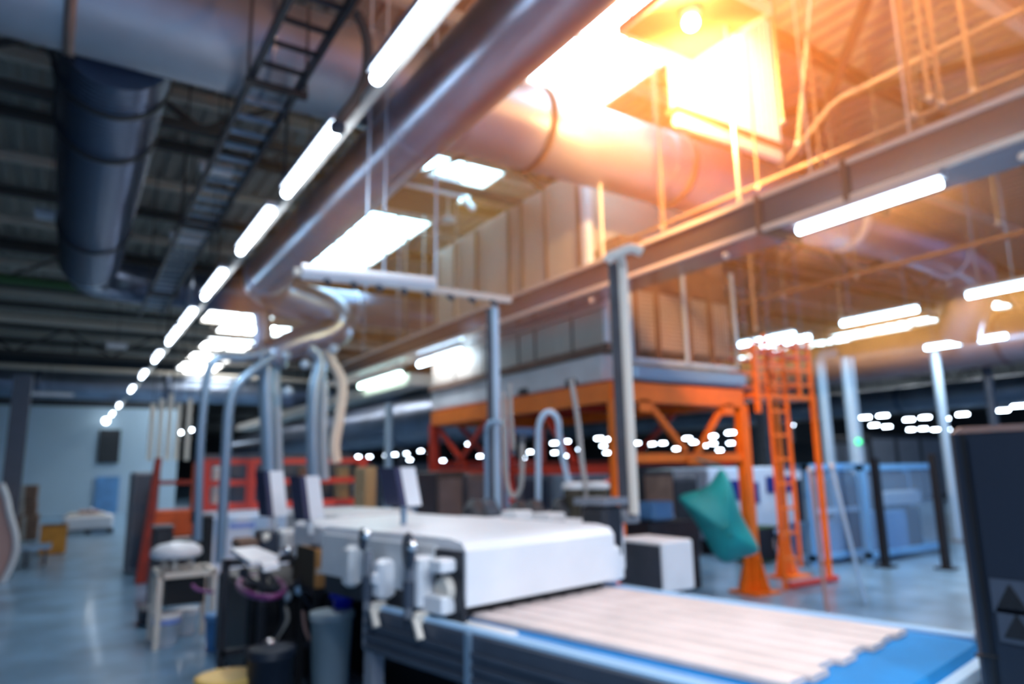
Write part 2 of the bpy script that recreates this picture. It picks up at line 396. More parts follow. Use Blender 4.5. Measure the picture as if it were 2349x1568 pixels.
# shiny rectangular trunking along the oven, lamps hang under it
t = thing('cable_trunking', 'long shiny rectangular trunking running overhead past the oven towards the camera', 'trunking', (4.8, 5, 3.5))
part(MB().box(4.58, 5.06, -.8, 15, 3.42, 3.66), 'trunking', 'trunk_steel', t)
b = MB(); b.box(4.56, 4.60, -.8, 15, 3.66, 3.70); b.box(5.04, 5.08, -.8, 15, 3.66, 3.70); b.box(4.56, 4.60, -.8, 15, 3.39, 3.43)
part(b, 'lip', 'cream_metal', t)
for y in (1.4, 3.6, 5.4):
    part(MB().bar((4.65, y, 3.66), (4.65, y, CEIL+.03), .025), 'hanger', 'cream_metal', t)
    part(MB().ball((4.60, y+.15, 3.30), .03), 'eye_bolt', 'cream_metal', t)
for y in (2.6, 3.35): part(MB().box(4.55, 5.09, y, y+.04, 3.38, 3.70), 'joint', 'seam', t)

_p = aZ(895, 450, 5.7); _q = aZ(1005, 495, 5.7)
t = thing('roof_vent', 'white boxed roof vent with brown underside beside the small braced skylight', 'vent', (_p.x, _p.y, 5.7))
part(MB().rbox(_p.x, _q.x, _p.y-.45, _p.y+.45, 5.72, 6.05, .02), 'casing', 'white', t); part(MB().box(_p.x+.03, _q.x-.03, _p.y-.42, _p.y+.42, 5.68, 5.72), 'underside', 'brown', t)
part(MB().box(_p.x+.2, _p.x+.5, _p.y-.2, _p.y+.2, 6.05, CEIL), 'neck', 'cream_metal', t)
t = thing('roof_brace', 'short white diagonal brace crossing the small skylight', 'brace', aZ(1085, 480, 5.6))
part(MB().bar(aZ(1085, 480, 5.5), aZ(1035, 415, 6.2), .07), 'bar', 'white', t)
t = thing('roof_lamp', 'small oval pale lamp beside the oven top under the vent', 'lamp', aZ(1028, 508, 5.3))
_p = aZ(1028, 508, 5.3); part(MB().lathe(_p, [(.04, .08), (.12, .04), (.12, 0), (.02, -.03)][::-1], 20), 'shade', 'white', t); part(MB().bar((_p.x, _p.y, _p.z+.06), (_p.x, _p.y, CEIL), .02), 'hanger', 'cream_metal', t)

# ------------------------------------------------------------------ conduits and hanging rods upper right
for i, (p, q, r, lab) in enumerate((
        ((1240, 665), (2349, 105), .022, 'long tan conduit running just above the shiny trunking'),
        ((1440, 575), (2349, 215), .018, 'thin tan rail between conduit and trunking, with small hangers'),
        ((1560, 752), (2349, 500), .030, 'straight brown conduit beyond the trunking, over the mesh cage'),
        ((1860, 450), (2349, 390), .018, 'faint thin conduit behind the bare aisle lamp'))):
    X0 = (5.3, 5.0, 8.3, 7.5)[i]; a, b_ = aX(*p, X0), aX(*q, X0); b_.z = (a.z+b_.z)/2; a.z = b_.z
    t = thing('conduit', lab, 'conduit', a); part(MB().tube([a, b_], r, 10), 'tube', 'rod_tan' if i < 2 else 'brown', t)
    for s_ in (.15, .4, .62):
        c = a.lerp(b_, s_); part(MB().bar(c, (c.x, c.y, CEIL+.03), .012), 'hanger', 'rod_tan', t)
        part(MB().ball((c.x, c.y, c.z-.03), .028, 10), 'clip', 'tape', t)
t = thing('conduit', 'bent tan pipe rising from the white housing foot towards the upper corner', 'conduit', aX(1795, 380, 6.4))
part(MB().tube(curve([aX(1790, 385, 6.4), aX(1860, 300, 6.4), aX(1915, 235, 6.4), aX(1990, 195, 6.35), aX(2160, 110, 6.3), aX(2349, 20, 6.2)], 6), .028, 10), 'tube', 'rod_tan', t)
for i, (a, b_) in enumerate((((2060, 0), (2120, 290)), ((2100, 0), (2125, 250)), ((2125, 0), (2178, 262)), ((2200, 0), (2255, 232)), ((1775, 60), (1792, 300)), ((1890, 0), (1830, 330)), ((1720, 590), (1738, 760)), ((1922, 660), (1932, 730)), ((2270, 380), (2300, 520)))):
    D_ = (5.2, 5.4, 5.0, 5.3, 6.0, 6.4, 9.0, 11.0, 8)[i]
    p, q = aD(*a, D_), aD(*b_, D_)
    if i != 5: q.x, q.y = p.x, p.y
    p.z = CEIL+.03
    t = thing('hanging_rod', ('first of the three tan hanging rods above the end of the mirrored lamp glow', 'middle tan hanging rod crossing its neighbour above the trunking', 'third tan hanging rod of the group above the trunking', 'tan hanging rod standing apart nearest the upper corner',
        'pale rod hanging along the right edge of the white housing', 'slanting orange-lit brace rod beside the white housing', 'thin pale rod hanging in front of the mesh cage end', 'short steel hanger over the middle aisle lamp', 'thin rod hanging beyond the bare aisle lamp')[i], 'rod', q)
    part(MB().bar(p, q, .026), 'rod', 'rod_tan', t); part(MB().ball(q, .03, 10), 'clip', 'tape', t)

# ------------------------------------------------------------------ lamps
def lamp(x, y0, y1, z, label, m='tube', drop=True, grp=None, r=.042, hang='roof_steel'):
    t = thing('fluorescent_lamp', label, 'lamp', (x, (y0+y1)/2, z), grp)
    part(MB().tube([(x, y0, z), (x, y1, z)], r, 12), 'tube', m, t)
    part(MB().box(x-.05, x+.05, y0-.02, y1+.02, z+r+.005, z+r+.05), 'housing', 'lamp_body', t)
    if drop:
        b = MB()
        for yy in (y0+.15, y1-.15): b.bar((x, yy, z+r+.04), (x, yy, CEIL+.03), .012)
        part(b, 'hanger', hang, t)
    return t
LX, LZ_ = 1.32, 3.75
rowL = [(.9, 3.43, 'cut by the frame top'), (4.1, 5.35, ''), (5.82, 7.08, ''), (7.95, 9.2, ''), (10.1, 11.2, ''), (11.5, 12.8, ''), (14.0, 15.0, ''), (16.8, 17.7, ''), (19.9, 20.8, ''), (25.0, 25.7, ''), (28.4, 29.6, '')]
ords = ['brightest lamp at the frame top beside the big round duct', 'second lamp of the left row, beside the round duct middle', 'third lamp of the left row, close to the round duct bend',
        'fourth lamp of the left row, before the duct elbow', 'fifth lamp of the left row, first of a touching pair', 'sixth lamp of the left row, second of the touching pair',
        'seventh lamp of the left row, short rounded glow', 'eighth lamp of the left row, short rounded glow', 'ninth lamp of the left row, small rounded glow',
        'tenth lamp of the left row, small glow before the pale duct', 'eleventh lamp of the left row, last before the white end wall']
for (a, b_, _), o in zip(rowL, ords): lamp(LX, a, b_, LZ_, 'glowing white tube lamp, '+o, drop=False, grp='ceiling tube lamps of the left row', r=.036)
t = thing('lamp_rail', 'thin pale rail carrying the left row of tube lamps beside the round duct', 'rail', (1.42, 5, 3.86))
part(MB().box(1.40, 1.46, -.5, 30, 3.84, 3.90), 'rail', 'cream_metal', t)
b = MB()
for (a, b_, _) in rowL: b.box(1.30, 1.44, (a+b_)/2-.03, (a+b_)/2+.03, 3.83, 3.86)
part(b, 'bracket', 'cream_metal', t)
b = MB()
for y in (2.9, 5.9, 9.6, 14): b.bar((1.43, y, 3.9), (1.43, y, CEIL+.03), .02)
part(b, 'hanger', 'roof_steel', t)
# lamp row along the trunking and further aisles, measured in the picture
for i, (a, b_, z, mt, lab) in enumerate((
        ((2145, 415), (1845, 533), 3.30, 'tube', 'long bright tube lamp hanging bare below the shiny trunking'),
        ((1055, 805), (965, 836), 3.30, 'tube', 'tube lamp hanging in front of the far oven corner'),
        ((915, 857), (830, 886), 3.25, 'tube_green', 'greenish tube lamp over the dark duct left of the oven'),
        ((2349, 648), (2228, 680), 3.75, 'tube', 'aisle tube lamp cut off by the frame edge'),
        ((2095, 707), (1940, 744), 3.75, 'tube', 'aisle tube lamp between the mesh cage and the frame edge'),
        ((1812, 765), (1706, 792), 3.75, 'tube', 'aisle tube lamp just over the orange ladder cage'),
        ((1846, 772), (1760, 795), 3.60, 'tube', 'dimmer tube lamp close behind the one over the ladder cage'),
        ((2295, 768), (2137, 800), 3.75, 'tube', 'tube lamp on top of the slim pale column, above the navy cabinet'))):
    p, q = aZ(*a, z), aZ(*b_, z); x = (p.x+q.x)/2
    lamp(x, min(p.y, q.y), max(p.y, q.y), z, 'glowing '+lab, mt, True, r=.03 if i == 0 else .04, hang='cream_metal' if i < 2 else 'steel')
def wash(x, y, z, e, sy=1.25, col=(.84, .92, 1)):      # the light a tube lamp throws down
    l = bpy.data.lights.new('tube_light', 'AREA'); l.shape = 'RECTANGLE'; l.size = .06; l.size_y = sy; l.color = col; l.energy = e
    o = bpy.data.objects.new('tube_light', l); COL.objects.link(o); o.location = (x, y, z-.05)
for (px, py, z, e) in ((1995, 473, 3.3, 25), (2017, 725, 3.75, 70), (2290, 664, 3.75, 70), (1760, 778, 3.75, 60), (2216, 784, 3.75, 60), (1010, 820, 3.3, 7)):
    p = aZ(px, py, z); wash(p.x, p.y, z, e)
for y in (4.7, 8.6, 12): wash(LX, y, LZ_, 25)
# far small lamps: one of each kind copied
f0 = thing('fluorescent_lamp', 'x', 'lamp', (0, 0, 0))
part(MB().rbox(-.10, .10, -.40, .40, -.05, .05, .02), 'tube', 'tube_far', f0)
part(MB().box(-.04, .04, -.35, .35, .05, .15), 'housing', 'lamp_body', f0)
FL = dict(left=[(555, 1032), (576, 1028), (655, 1016), (412, 992), (436, 986), (797, 1029), (826, 1026), (860, 1020), (690, 1045), (742, 1050), (762, 1048)],
          mid=[(822, 1047), (848, 1047), (885, 1044), (906, 1042), (932, 1040), (965, 1034), (918, 1056), (940, 1054), (988, 1042)],
          oven=[(1040, 1023), (1076, 1018), (1016, 1056), (1101, 1046), (1121, 1031), (1046, 1040), (1201, 1003), (1176, 1025), (1177, 1042), (1200, 1050), (1216, 1036), (1242, 1027), (1271, 1016), (1299, 1012), (1272, 1038), (1301, 1045), (1330, 1030), (1374, 1005), (1399, 1007), (1384, 1022), (1392, 1038)],
          front=[(1461, 1016), (1476, 1026), (1496, 1018), (1521, 1016), (1551, 1029), (1577, 1005), (1591, 1014), (1634, 1000), (1636, 1017), (1676, 992), (1676, 1016), (1651, 1032), (1616, 1022)],
          right=[(1812, 975), (1985, 957), (2025, 953), (2005, 975), (2035, 978), (2085, 962), (2122, 957), (2166, 960), (2208, 950), (2090, 985), (2118, 983), (2146, 985), (2172, 985), (2301, 941), (2335, 931)])
gl = dict(left='tiny lamp glow between the drop pipes and the red window frames', mid='tiny lamp glow above the monitors, left of the orange frame',
          oven='tiny lamp glow seen through the orange frame from its long side', front='tiny lamp glow seen through the short side of the orange frame',
          right='small lamp glow far off between the steel columns and the navy cabinet')
first = True; hg = []; src0 = f0
for kx, pts in FL.items():
    for (px, py) in pts:
        zt = 4.1; hz = 1075-.018*(px-1174)
        if hz-py < 48: zt = 1.55+2.55*(hz-py)/48
        p = aZ(px, py, zt); sc = (p.length/45)
        lab, gp = gl[kx], gl[kx].replace('tiny lamp glow', 'far lamps').replace('small lamp glow', 'far lamps')
        sc = max(.45, min(sc, 1.0))*(.7 if kx == 'right' else 1)
        hb_ = MB().bar((p.x, p.y, p.z+.08*sc), (p.x, p.y, CEIL+.03), .03)
        if first: f0.location = p; f0['label'] = lab; f0['group'] = gp; f0.scale = (sc, sc, sc); first = False; r_ = f0
        else: r_ = dup(src0, p, lab, gp, (sc, sc, sc))
        hg.append((r_, hb_, p, sc))
# unseen tube lamps added above and behind the camera as key light
for x, ya, z, lab in ((2.9, -.2, 3.75, 'added tube lamp above the blue belt, out of the frame'), (1.32, -2.2, 3.75, 'added tube lamp in line with the left row, behind the camera'), (4.5, -1.2, 3.75, 'added tube lamp in line with the trunking, behind the camera'), (.0, -1.2, 3.75, 'added tube lamp above the aisle behind the camera')):
    lamp(x, ya, ya+1.25, z, lab)
    l = bpy.data.lights.new('tube_light', 'AREA'); l.shape = 'RECTANGLE'; l.size = .3; l.size_y = 1.25; l.color = (.86, .93, 1); l.energy = 110 if x < 2 else 45
    o = bpy.data.objects.new('tube_light', l); COL.objects.link(o); o.location = (x, ya+.62, z-.06)
for r_, hb_, p, sc in hg:
    o = hb_.build('hanger', 'roof_steel', None); o.parent = r_; o.matrix_parent_inverse = (Matrix.Translation(p) @ Matrix.Scale(sc, 4)).inverted()
# globes added on the end wall, imitating the lamp row's end and reflection
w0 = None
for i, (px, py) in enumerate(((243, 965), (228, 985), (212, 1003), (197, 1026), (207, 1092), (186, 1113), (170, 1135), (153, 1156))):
    p = aY(px, py, 33.6); lab = ('small globe added high on the white end wall for the glow ending the lamp row' if i < 4 else 'small globe added low on the white end wall for the mirrored lamp row')
    gp = 'globes added on the white end wall, '+('upper run' if i < 4 else 'lower run')
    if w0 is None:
        w0 = thing('wall_glow', lab, 'lamp', p, gp); part(MB().ball(p, .12), 'globe', 'skylight', w0)
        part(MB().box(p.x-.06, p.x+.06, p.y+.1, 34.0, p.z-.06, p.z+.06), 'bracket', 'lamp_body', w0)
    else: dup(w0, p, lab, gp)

# warm globe added under the hood box, standing in for sun flare
hb = thing('reflector_board', 'flat square olive board hanging under the roof where the warm light glows', 'board', (4.4, 3.8, 5.4))
zb = 5.4; kf = (zb-CZ)/(6.35-CZ)
x0, x1, y0, y1 = 4.88*kf, 6.0*kf, 4.1*kf, 5.17*kf
part(MB().rbox(x0, x1, y0, y1, zb, zb+.06, .015), 'panel', 'wood', hb)
b = MB(); b.box(x0-.03, x1+.03, y0-.03, y0, zb-.02, zb+.07); b.box(x0-.03, x1+.03, y1, y1+.03, zb-.02, zb+.07); b.box(x0-.03, x0, y0, y1, zb-.02, zb+.07); b.box(x1, x1+.03, y0, y1, zb-.02, zb+.07)
part(b, 'rim', 'cream_metal', hb)
for x, y in ((x0+.05, y1-.05), (x1-.05, y0+.05)): part(MB().bar((x, y, zb+.05), (x, y, CEIL), .015), 'hanger', 'cream_metal', hb)
wl = aZ(1585, 52, zb-.12)
t = thing('flare_globe', 'dazzling warm globe added under the olive board for the sun flare', 'lamp', wl)
part(MB().ball(wl, .07), 'globe', 'flare_bulb', t); part(MB().lathe((wl.x, wl.y, wl.z+.05), [(.05, 0), (.09, .03), (.09, .07)], 20), 'holder', 'cream_metal', t)
def warm(kind, p, e, r, aim=None, cone=160, blend=.6):  # added lights that imitate the orange cast of the flare
    l = bpy.data.lights.new('flare_light', kind); l.color = (1, .36, .11); l.energy = e; l.shadow_soft_size = r
    if kind == 'SPOT': l.spot_size = radians(cone); l.spot_blend = blend
    o = bpy.data.objects.new('flare_light', l); COL.objects.link(o); o.location = p
    if aim: o.rotation_euler = Vector(aim).to_track_quat('-Z', 'Y').to_euler()
warm('SPOT', wl-Vector((0, 0, .55)), 1150, .10, (.75, .62, -.1))
warm('SPOT', wl-Vector((0, 0, .55)), 800, .10, (-.75, -.62, .30), 150)
warm('POINT', wl-Vector((0, 0, .55)), 50, .10)
warm('SPOT', (.6, -.6, 3.3), 420, .3, (.62, .66, .42), 62, .8)  # warm fill spot added near the camera, without a fixture
warm('SPOT', (4.6, .9, 5.6), 500, .15, (.62, .78, -.05), 150)  # unseen warm spot added to tint roof and ducts

# white ribbed board behind the olive one
YB = 4.24
a, b_ = aY(1554, 282, YB), aY(1800, 378, YB)
t = thing('exhaust_housing', 'white ribbed exhaust housing hanging under the roof beside the glowing olive board', 'housing', (7, YB, a.z))
zm = aY(1554, 250, YB).z
part(MB().rbox(a.x, b_.x, YB, YB+.10, zm+.03, CEIL-.02, .02), 'casing', 'white', t)
bb = MB(); i = a.x+.06
while i < b_.x-.05: bb.box(i, i+.02, YB-.012, YB, zm+.06, CEIL-.05); i += .09
part(bb, 'rib', 'white', t)
part(MB().box(a.x-.02, b_.x+.02, YB-.03, YB+.12, zm-.02, zm+.03), 'flange', 'seam', t)
part(MB().rbox(a.x+.02, b_.x, YB, YB+.10, a.z, zm-.02, .02), 'plenum', 'offwhite', t)

# ------------------------------------------------------------------ oven and its orange frame
OX0, OX1, OY0, OY1 = 5.11, 7.30, 5.88, 10.45
t = thing('drying_oven', 'tall two-tier beige panelled drying oven standing on the orange frame', 'oven', ((OX0+OX1)/2, (OY0+OY1)/2, 2.55))
up_ = part(MB().rbox(OX0+.02, OX1-.1, 6.35, OY1, 3.68, 5.25, .02), 'upper_housing', 'beige', t)
b = MB()
for yy in (6.35, 7.05, 7.62, 7.95, 8.9, 9.6, 10.3): b.box(OX0-.015, OX0+.02, yy, yy+.035, 3.75, 5.22)
part(b, 'seam', 'seam', up_)
part(MB().box(OX0-.03, OX1-.05, 6.3, OY1, 3.66, 3.75), 'ledge', 'cream_metal', t)
part(MB().rbox(OX0, OX0+.09, 6.20, 6.32, 3.75, 5.0, .01), 'corner_post', 'white', t)
b = MB()
for yy in (7.2, 7.75, 8.4): b.box(OX0-.05, OX0-.01, yy, yy+.06, 3.72, 3.9)
part(b, 'latch', 'brown', t)
lo = part(MB().rbox(OX0, OX1, OY0+.1, OY1, 2.92, 3.66, .02), 'lower_housing', 'beige', t)
b = MB()
for yy in (6.55, 7.35, 7.75, 8.7, 9.6): b.box(OX0-.012, OX0+.01, yy, yy+.03, 2.95, 3.4)
part(b, 'seam', 'seam', lo)
part(MB().box(OX0-.03, OX0+.02, OY0+.1, OY1, 3.36, 3.42), 'ledge', 'cream_metal', t)
part(MB().box(OX0-.06, OX0+.06, OY0, OY1, 2.84, 2.93), 'side_rail', 'brown', t)
part(MB().rbox(OX0-.01, OX1, OY0+.15, OY1, 2.52, 2.84, .02), 'base_housing', 'offwhite', t)
part(MB().rbox(OX0-.02, OX0+.03, OY0+.02, OY0+.09, 2.95, 3.5, .01), 'corner_post', 'white', t)
b = MB()
for yy in (6.5, 7.55, 8.3): b.box(OX0-.04, OX0, yy, yy+.18, 2.52, 2.60)
part(b, 'foot_block', 'charcoal', t)
# mesh cage on the short side
cg = part(MB().box(5.42, 5.46, OY0-.02, OY0+.02, 2.76, 4.0), 'cage_frame', 'pale_steel', t)
for x in (6.33, 7.26): part(MB().box(x, x+.04, OY0-.02, OY0+.02, 2.76, 4.05), 'cage_post', 'pale_steel', cg)
b = MB(); b.box(5.42, 7.3, OY0-.02, OY0+.02, 2.74, 2.79); b.bar((5.3, OY0, 3.66), (6.75, OY0, 4.10), .05); part(b, 'cage_rail', 'pale_steel', cg)
b = MB()
for i in range(36): x = 5.46+i*.052; b.box(x, x+.006, OY0+.0, OY0+.006, 2.79, 4.0)
for i in range(24): z = 2.82+i*.05; b.box(5.46, 7.26, OY0+.006, OY0+.012, z, z+.006)
part(b, 'mesh_panel', 'brown', cg)
part(MB().rbox(5.38, 7.3, OY0-.12, OY0+.14, 2.52, 2.70, .03), 'tray', 'steel', t)
b = MB()
for x in (5.6, 5.95, 6.5, 6.9): b.tube([(x, OY0+.07, 2.75), (x, OY0+.07, 3.9)], .03, 8)
part(b, 'inner_pipe', 'brown', t)
part(MB().box(OX0+.3, OX1-.1, 5.95, 6.34, 3.66, 4.3), 'fan_box', 'brown', t)

fr = thing('support_frame', 'bright orange steel frame on flared feet carrying the beige oven', 'frame', (OX0, OY0, 0))
X0, X1, Y0_, Y1_ = 5.13, 7.27, 5.88, 10.4
for nm, p, q in (('top_beam', (X0, Y0_, 2.38), (X1, Y0_, 2.38)), ('top_beam', (X0, Y1_, 2.38), (X1, Y1_, 2.38)), ('top_beam', (X0, Y0_, 2.38), (X0, Y1_, 2.38)), ('top_beam', (X1, Y0_, 2.38), (X1, Y1_, 2.38))):
    part(MB().bar(p, q, .12, .22), nm, 'orange', fr)
b = MB()
for y in (7.0, 8.1, 9.2): b.bar((X0, y, 2.42), (X1, y, 2.42), .1, .1)
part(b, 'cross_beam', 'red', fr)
part(MB().box(X0, X1, Y0_, Y1_, 2.49, 2.52), 'deck_plate', 'red', fr)
for x, y in ((X0, Y0_), (X1, Y0_), (X0, Y1_), (X1, Y1_), (X0, 8.1), (X1, 8.1)):
    s_ = .05 if (x, y) == (X0, Y0_) else .065
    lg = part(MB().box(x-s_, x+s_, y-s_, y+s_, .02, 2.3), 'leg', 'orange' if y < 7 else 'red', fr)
    g = MB()
    for dx, dy in ((1, 0), (-1, 0), (0, 1), (0, -1)):
        nx, ny = -dy, dx
        g.prism([(x+dx*s_+nx*.01, y+dy*s_+ny*.01, .62), (x+dx*s_+nx*.01, y+dy*s_+ny*.01, .02), (x+dx*.24+nx*.01, y+dy*.24+ny*.01, .02)], (-nx*.02, -ny*.02, 0))
    g.box(x-.22, x+.22, y-.22, y+.22, 0, .03)
    part(g, 'flared_foot', 'orange', lg)
for p, q in (((X0, Y0_, 1.64), (X1, Y0_, 1.64)), ((X0, Y1_, 1.64), (X1, Y1_, 1.64)), ((X0, Y0_, 1.52), (X0, Y1_, 1.52)), ((X1, Y0_, 1.6), (X1, Y1_, 1.6))):
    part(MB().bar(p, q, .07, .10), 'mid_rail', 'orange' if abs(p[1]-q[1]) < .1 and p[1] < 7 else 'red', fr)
for p, q in (((5.62, Y0_, 2.30), (6.22, Y0_, 1.72)), ((6.95, Y0_, 2.30), (6.40, Y0_, 1.68)), ((X0, 6.6, 1.6), (X0, 7.3, 2.3)), ((X0, 9.6, 1.6), (X0, 8.6, 2.3)), ((X0, 10.2, 2.2), (X0, 9.3, 1.6)), ((X1, 7, 2.3), (X1, 8, 1.65)), ((5.6, Y1_, 2.3), (6.2, Y1_, 1.7)), ((X0, 9.0, 1.5), (X0, 10.2, 1.0))):
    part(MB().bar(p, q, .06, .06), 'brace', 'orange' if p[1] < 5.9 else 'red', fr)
b = MB()
for x in (5.55, 6.98): b.box(x-.09, x+.09, Y0_-.06, Y0_-.045, 2.16, 2.3)
b.box(6.2, 6.45, Y0_-.06, Y0_-.045, 1.56, 1.66); part(b, 'gusset', 'orange', fr)

# ladder tower with cage
lt = thing('ladder_tower', 'orange ladder tower with safety cage standing beside the oven frame', 'ladder', (8, 6, 0))
yb, yf = 6.35, 5.75
for x, y, z1 in ((7.45, yb, 3.1), (8.62, yb, 3.25), (8.62, yf, 2.45), (7.45, yf, 3.1)):
    part(MB().box(x-.03, x+.03, y-.03, y+.03, .02 if x > 8 else 2.2, z1), 'upright', 'orange', lt)
b = MB(); b.box(7.4, 8.64, yf, yb, 2.40, 2.46); part(b, 'platform', 'orange', lt)
lad = part(MB().box(7.67, 7.705, yf-.02, yf+.02, 0, 3.1), 'ladder_stile', 'orange', lt)
part(MB().box(8.02, 8.055, yf-.02, yf+.02, .25, 3.2), 'ladder_stile', 'orange', lt)
for i in range(9): z = .35+i*.31; part(MB().box(7.71, 8.02, yf-.012, yf+.022, z, z+.035), 'rung', 'orange', lt)
for z in (2.62, 2.82, 3.0, 3.15):
    b = MB(); b.bar((7.42, yb, z), (8.64, yb, z), .04); b.bar((7.42, yf, z-.02), (8.64, yf, z-.02), .035); b.bar((8.62, yf, z), (8.62, yb, z), .035)
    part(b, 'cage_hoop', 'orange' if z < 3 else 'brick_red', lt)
for x in (7.68, 8.05, 8.35, 8.62): part(MB().box(x-.02, x+.02, yf-.02, yf+.02, 2.45, 3.25), 'cage_bar', 'orange', lt)
part(MB().box(7.75, 8.75, yf-.05, yf+.03, .02, .08), 'kick_bar', 'brick_red', lt)
g = MB(); g.prism([(8.62-.05, yb, .5), (8.62+.05, yb, .5), (8.62+.2, yb, 0), (8.62-.2, yb, 0)], (0, .1, 0)); g.box(8.4, 8.9, yb-.15, yb+.2, 0, .03)
part(g, 'flared_foot', 'orange', lt)

# green sack hanging from the frame
P0 = aD(1655, 1070, 7.9)
def sack():
    outline = [(1652, 1062), (1662, 1066), (1680, 1105), (1690, 1150), (1712, 1200), (1752, 1262), (1740, 1274), (1700, 1282), (1665, 1300), (1640, 1285), (1612, 1230), (1585, 1185), (1545, 1138), (1555, 1128), (1600, 1120), (1632, 1105)]
    b = MB(); c = aD(1650, 1200, 7.9); n = FW*1.1; N = len(outline); rings = []
    for s_, off in ((1.0, 0), (.8, -.16), (.45, -.26), (.1, -.3)):
        rings.append([c.lerp(aD(px, py, 7.9), s_)+n*off for px, py in outline])
    back = [[c.lerp(aD(px, py, 7.9), s_)+n*off for px, py in outline] for s_, off in ((.8, .14), (.3, .22))]
    allr = back[::-1]+rings; vs = [p for r in allr for p in r]; fs = []
    for i in range(len(allr)-1):
        for k_ in range(N): l = (k_+1) % N; fs.append((i*N+k_, i*N+l, (i+1)*N+l, (i+1)*N+k_))
    fs.append(tuple(range(N))); fs.append(tuple(range(len(vs)-1, len(vs)-1-N, -1)))
    return b._add(vs, fs, True)
t = thing('sack', 'bulging teal green sack hanging from the orange frame', 'sack', P0)
sk = part(sack(), 'bag', 'teal', t)
mo = sk.modifiers.new('round', 'SUBSURF'); mo.levels = 2; mo.render_levels = 2
part(MB().tube([P0, (P0.x, 5.82, 1.62)], .012, 8), 'tie', 'teal', t)
# leaning pale poles
for i, (p, q, lab) in enumerate(((((1858, 1078)), (1897, 1400), 'white pole leaning in front of the orange ladder tower'), ((1908, 1070), (1985, 1385), 'white pole leaning in front of the glass cabin'))):
    f_ = aZ(*q, 0); tp = aD(*p, (f_-CAM).dot(FW)*1.06)
    t = thing('leaning_pole', lab, 'pole', f_); part(MB().tube([f_, tp], .022, 10), 'shaft', 'pinkish' if i == 0 else 'frost_blue', t)
    part(MB().ball(tp, .035, 10), 'tip', 'offwhite', t)

# ------------------------------------------------------------------ feed conveyor in front
def mb(): return MB(MF)
cv = thing('belt_conveyor', 'long grey-framed conveyor with blue belt carrying the strips in front', 'conveyor', MF @ Vector((1.2, .6, 0)))
part(mb().rbox(-.02, 2.34, .16, 1.24, .80, .885, .03), 'belt', 'belt', cv)
b = mb(); b.rbox(.0, 2.36, .01, .05, .80, .905, .01); part(b, 'side_rail', 'frost_blue', cv)
part(mb().rbox(-.05, .95, .05, .16, .82, .89, .01), 'top_plate', 'offwhite', cv)
part(mb().box(.95, 2.34, .05, .16, .82, .880), 'top_strip', 'light_blue', cv)
b = mb(); b.rbox(.0, 2.36, 0, .03, .68, .885, .01)
for z in (.70, .75, .80): b.box(.0, 2.36, -.012, .0, z, z+.018)
part(b, 'side_skirt', 'slate', cv)
part(mb().rbox(2.34, 2.42, 0, 1.26, .74, .88, .02), 'end_plate', 'frost_blue', cv)
part(mb().rbox(-.05, 2.36, 1.24, 1.29, .78, .90, .01), 'side_rail', 'frost_blue', cv)
part(mb().rbox(-.04, .0, 0, .9, .68, .90, .02), 'end_plate', 'mid_grey', cv)
for u, v in ((.02, .04), (.95, .04), (1.45, .04), (2.25, .04), (-.02, 1.2), (1.2, 1.2), (2.25, 1.2)):
    part(mb().box(u-.035, u+.035, v-.035, v+.035, 0, .72), 'leg', 'mid_grey', cv)
part(mb().box(0, 2.3, .02, .06, .2, .26), 'stretcher', 'charcoal', cv)
part(mb().box(.80, .83, -.02, .0, .66, .89), 'joint_plate', 'steel', cv)
part(mb().rbox(2.30, 2.36, 1.2, 1.27, .885, .93, .01), 'corner_cap', 'white', cv)
for u in (.10, .46):
    b = mb(); b.rbox(u-.02, u+.02, -.03, .05, .87, .925, .008); b.bar((u, -.025, .9), (u+.05, -.03, .82), .03, .02)
    part(b, 'clamp', 'cream_metal', cv)
gP = 'pale profile strips lying side by side on the blue belt'
ordn = ['nearest the camera side of the belt', 'second from the near side', 'third from the near side', 'fourth from the near side', 'fourth from the far side', 'third from the far side', 'second from the far side', 'along the far edge of the belt']
for i in range(8):
    v0 = .19+i*.122; e = (.0, .02, -.02, .01, -.015, .015, 0, .01)[i]
    pf = [(0, 0), (.110, 0), (.110, .009), (.103, .016), (.06, .018), (.008, .018), (0, .012)]
    q = mb(); q.prism([(-.3, v0+a, .887+c*1.3) for a, c in pf], (2.38+e, 0, 0))
    tag(q.build('profile_strip', 'plank'), 'pale wooden profile strip on the blue belt, '+ordn[i], 'strip', gP)

# ------------------------------------------------------------------ coating line (white covers)
ln = thing('coating_machine', 'long white covered coating machine behind the blue belt with rounded front cover', 'machine', MF @ Vector((0, .7, 0)))
b = mb(); prof = [(.67, .955), (.67, 1.19), (.64, 1.225), (.55, 1.24), (-.62, 1.24), (-.62, .955)]
b.prism([(u, .10, z) for u, z in prof], (0, 1.03, 0)); part(b, 'front_cover', 'white', ln)
part(mb().box(.10, .60, .12, 1.10, .90, .955), 'roller_gap', 'black', ln)
part(mb().rbox(-.72, -.60, .3, 1.2, .9, 1.2, .02), 'joint_panel', 'mid_grey', ln)
part(mb().rbox(-1.10, -.78, .36, 1.5, .83, 1.17, .03), 'second_cover', 'white', ln)
part(mb().rbox(-1.95, -1.14, .52, 1.6, .90, 1.19, .03), 'third_cover', 'white', ln)
part(mb().rbox(-3.0, -2.0, .95, 1.7, .9, 1.21, .03), 'rear_cover', 'offwhite', ln)
part(mb().box(-.62, .46, .075, .10, .98, 1.20), 'side_cover', 'offwhite', ln)
part(mb().box(.46, .655, .085, .10, .97, 1.19), 'side_opening', 'charcoal', ln)
part(mb().rbox(-.76, .3, 1.13, 1.7, .9, 1.21, .02), 'side_cover', 'white', ln)
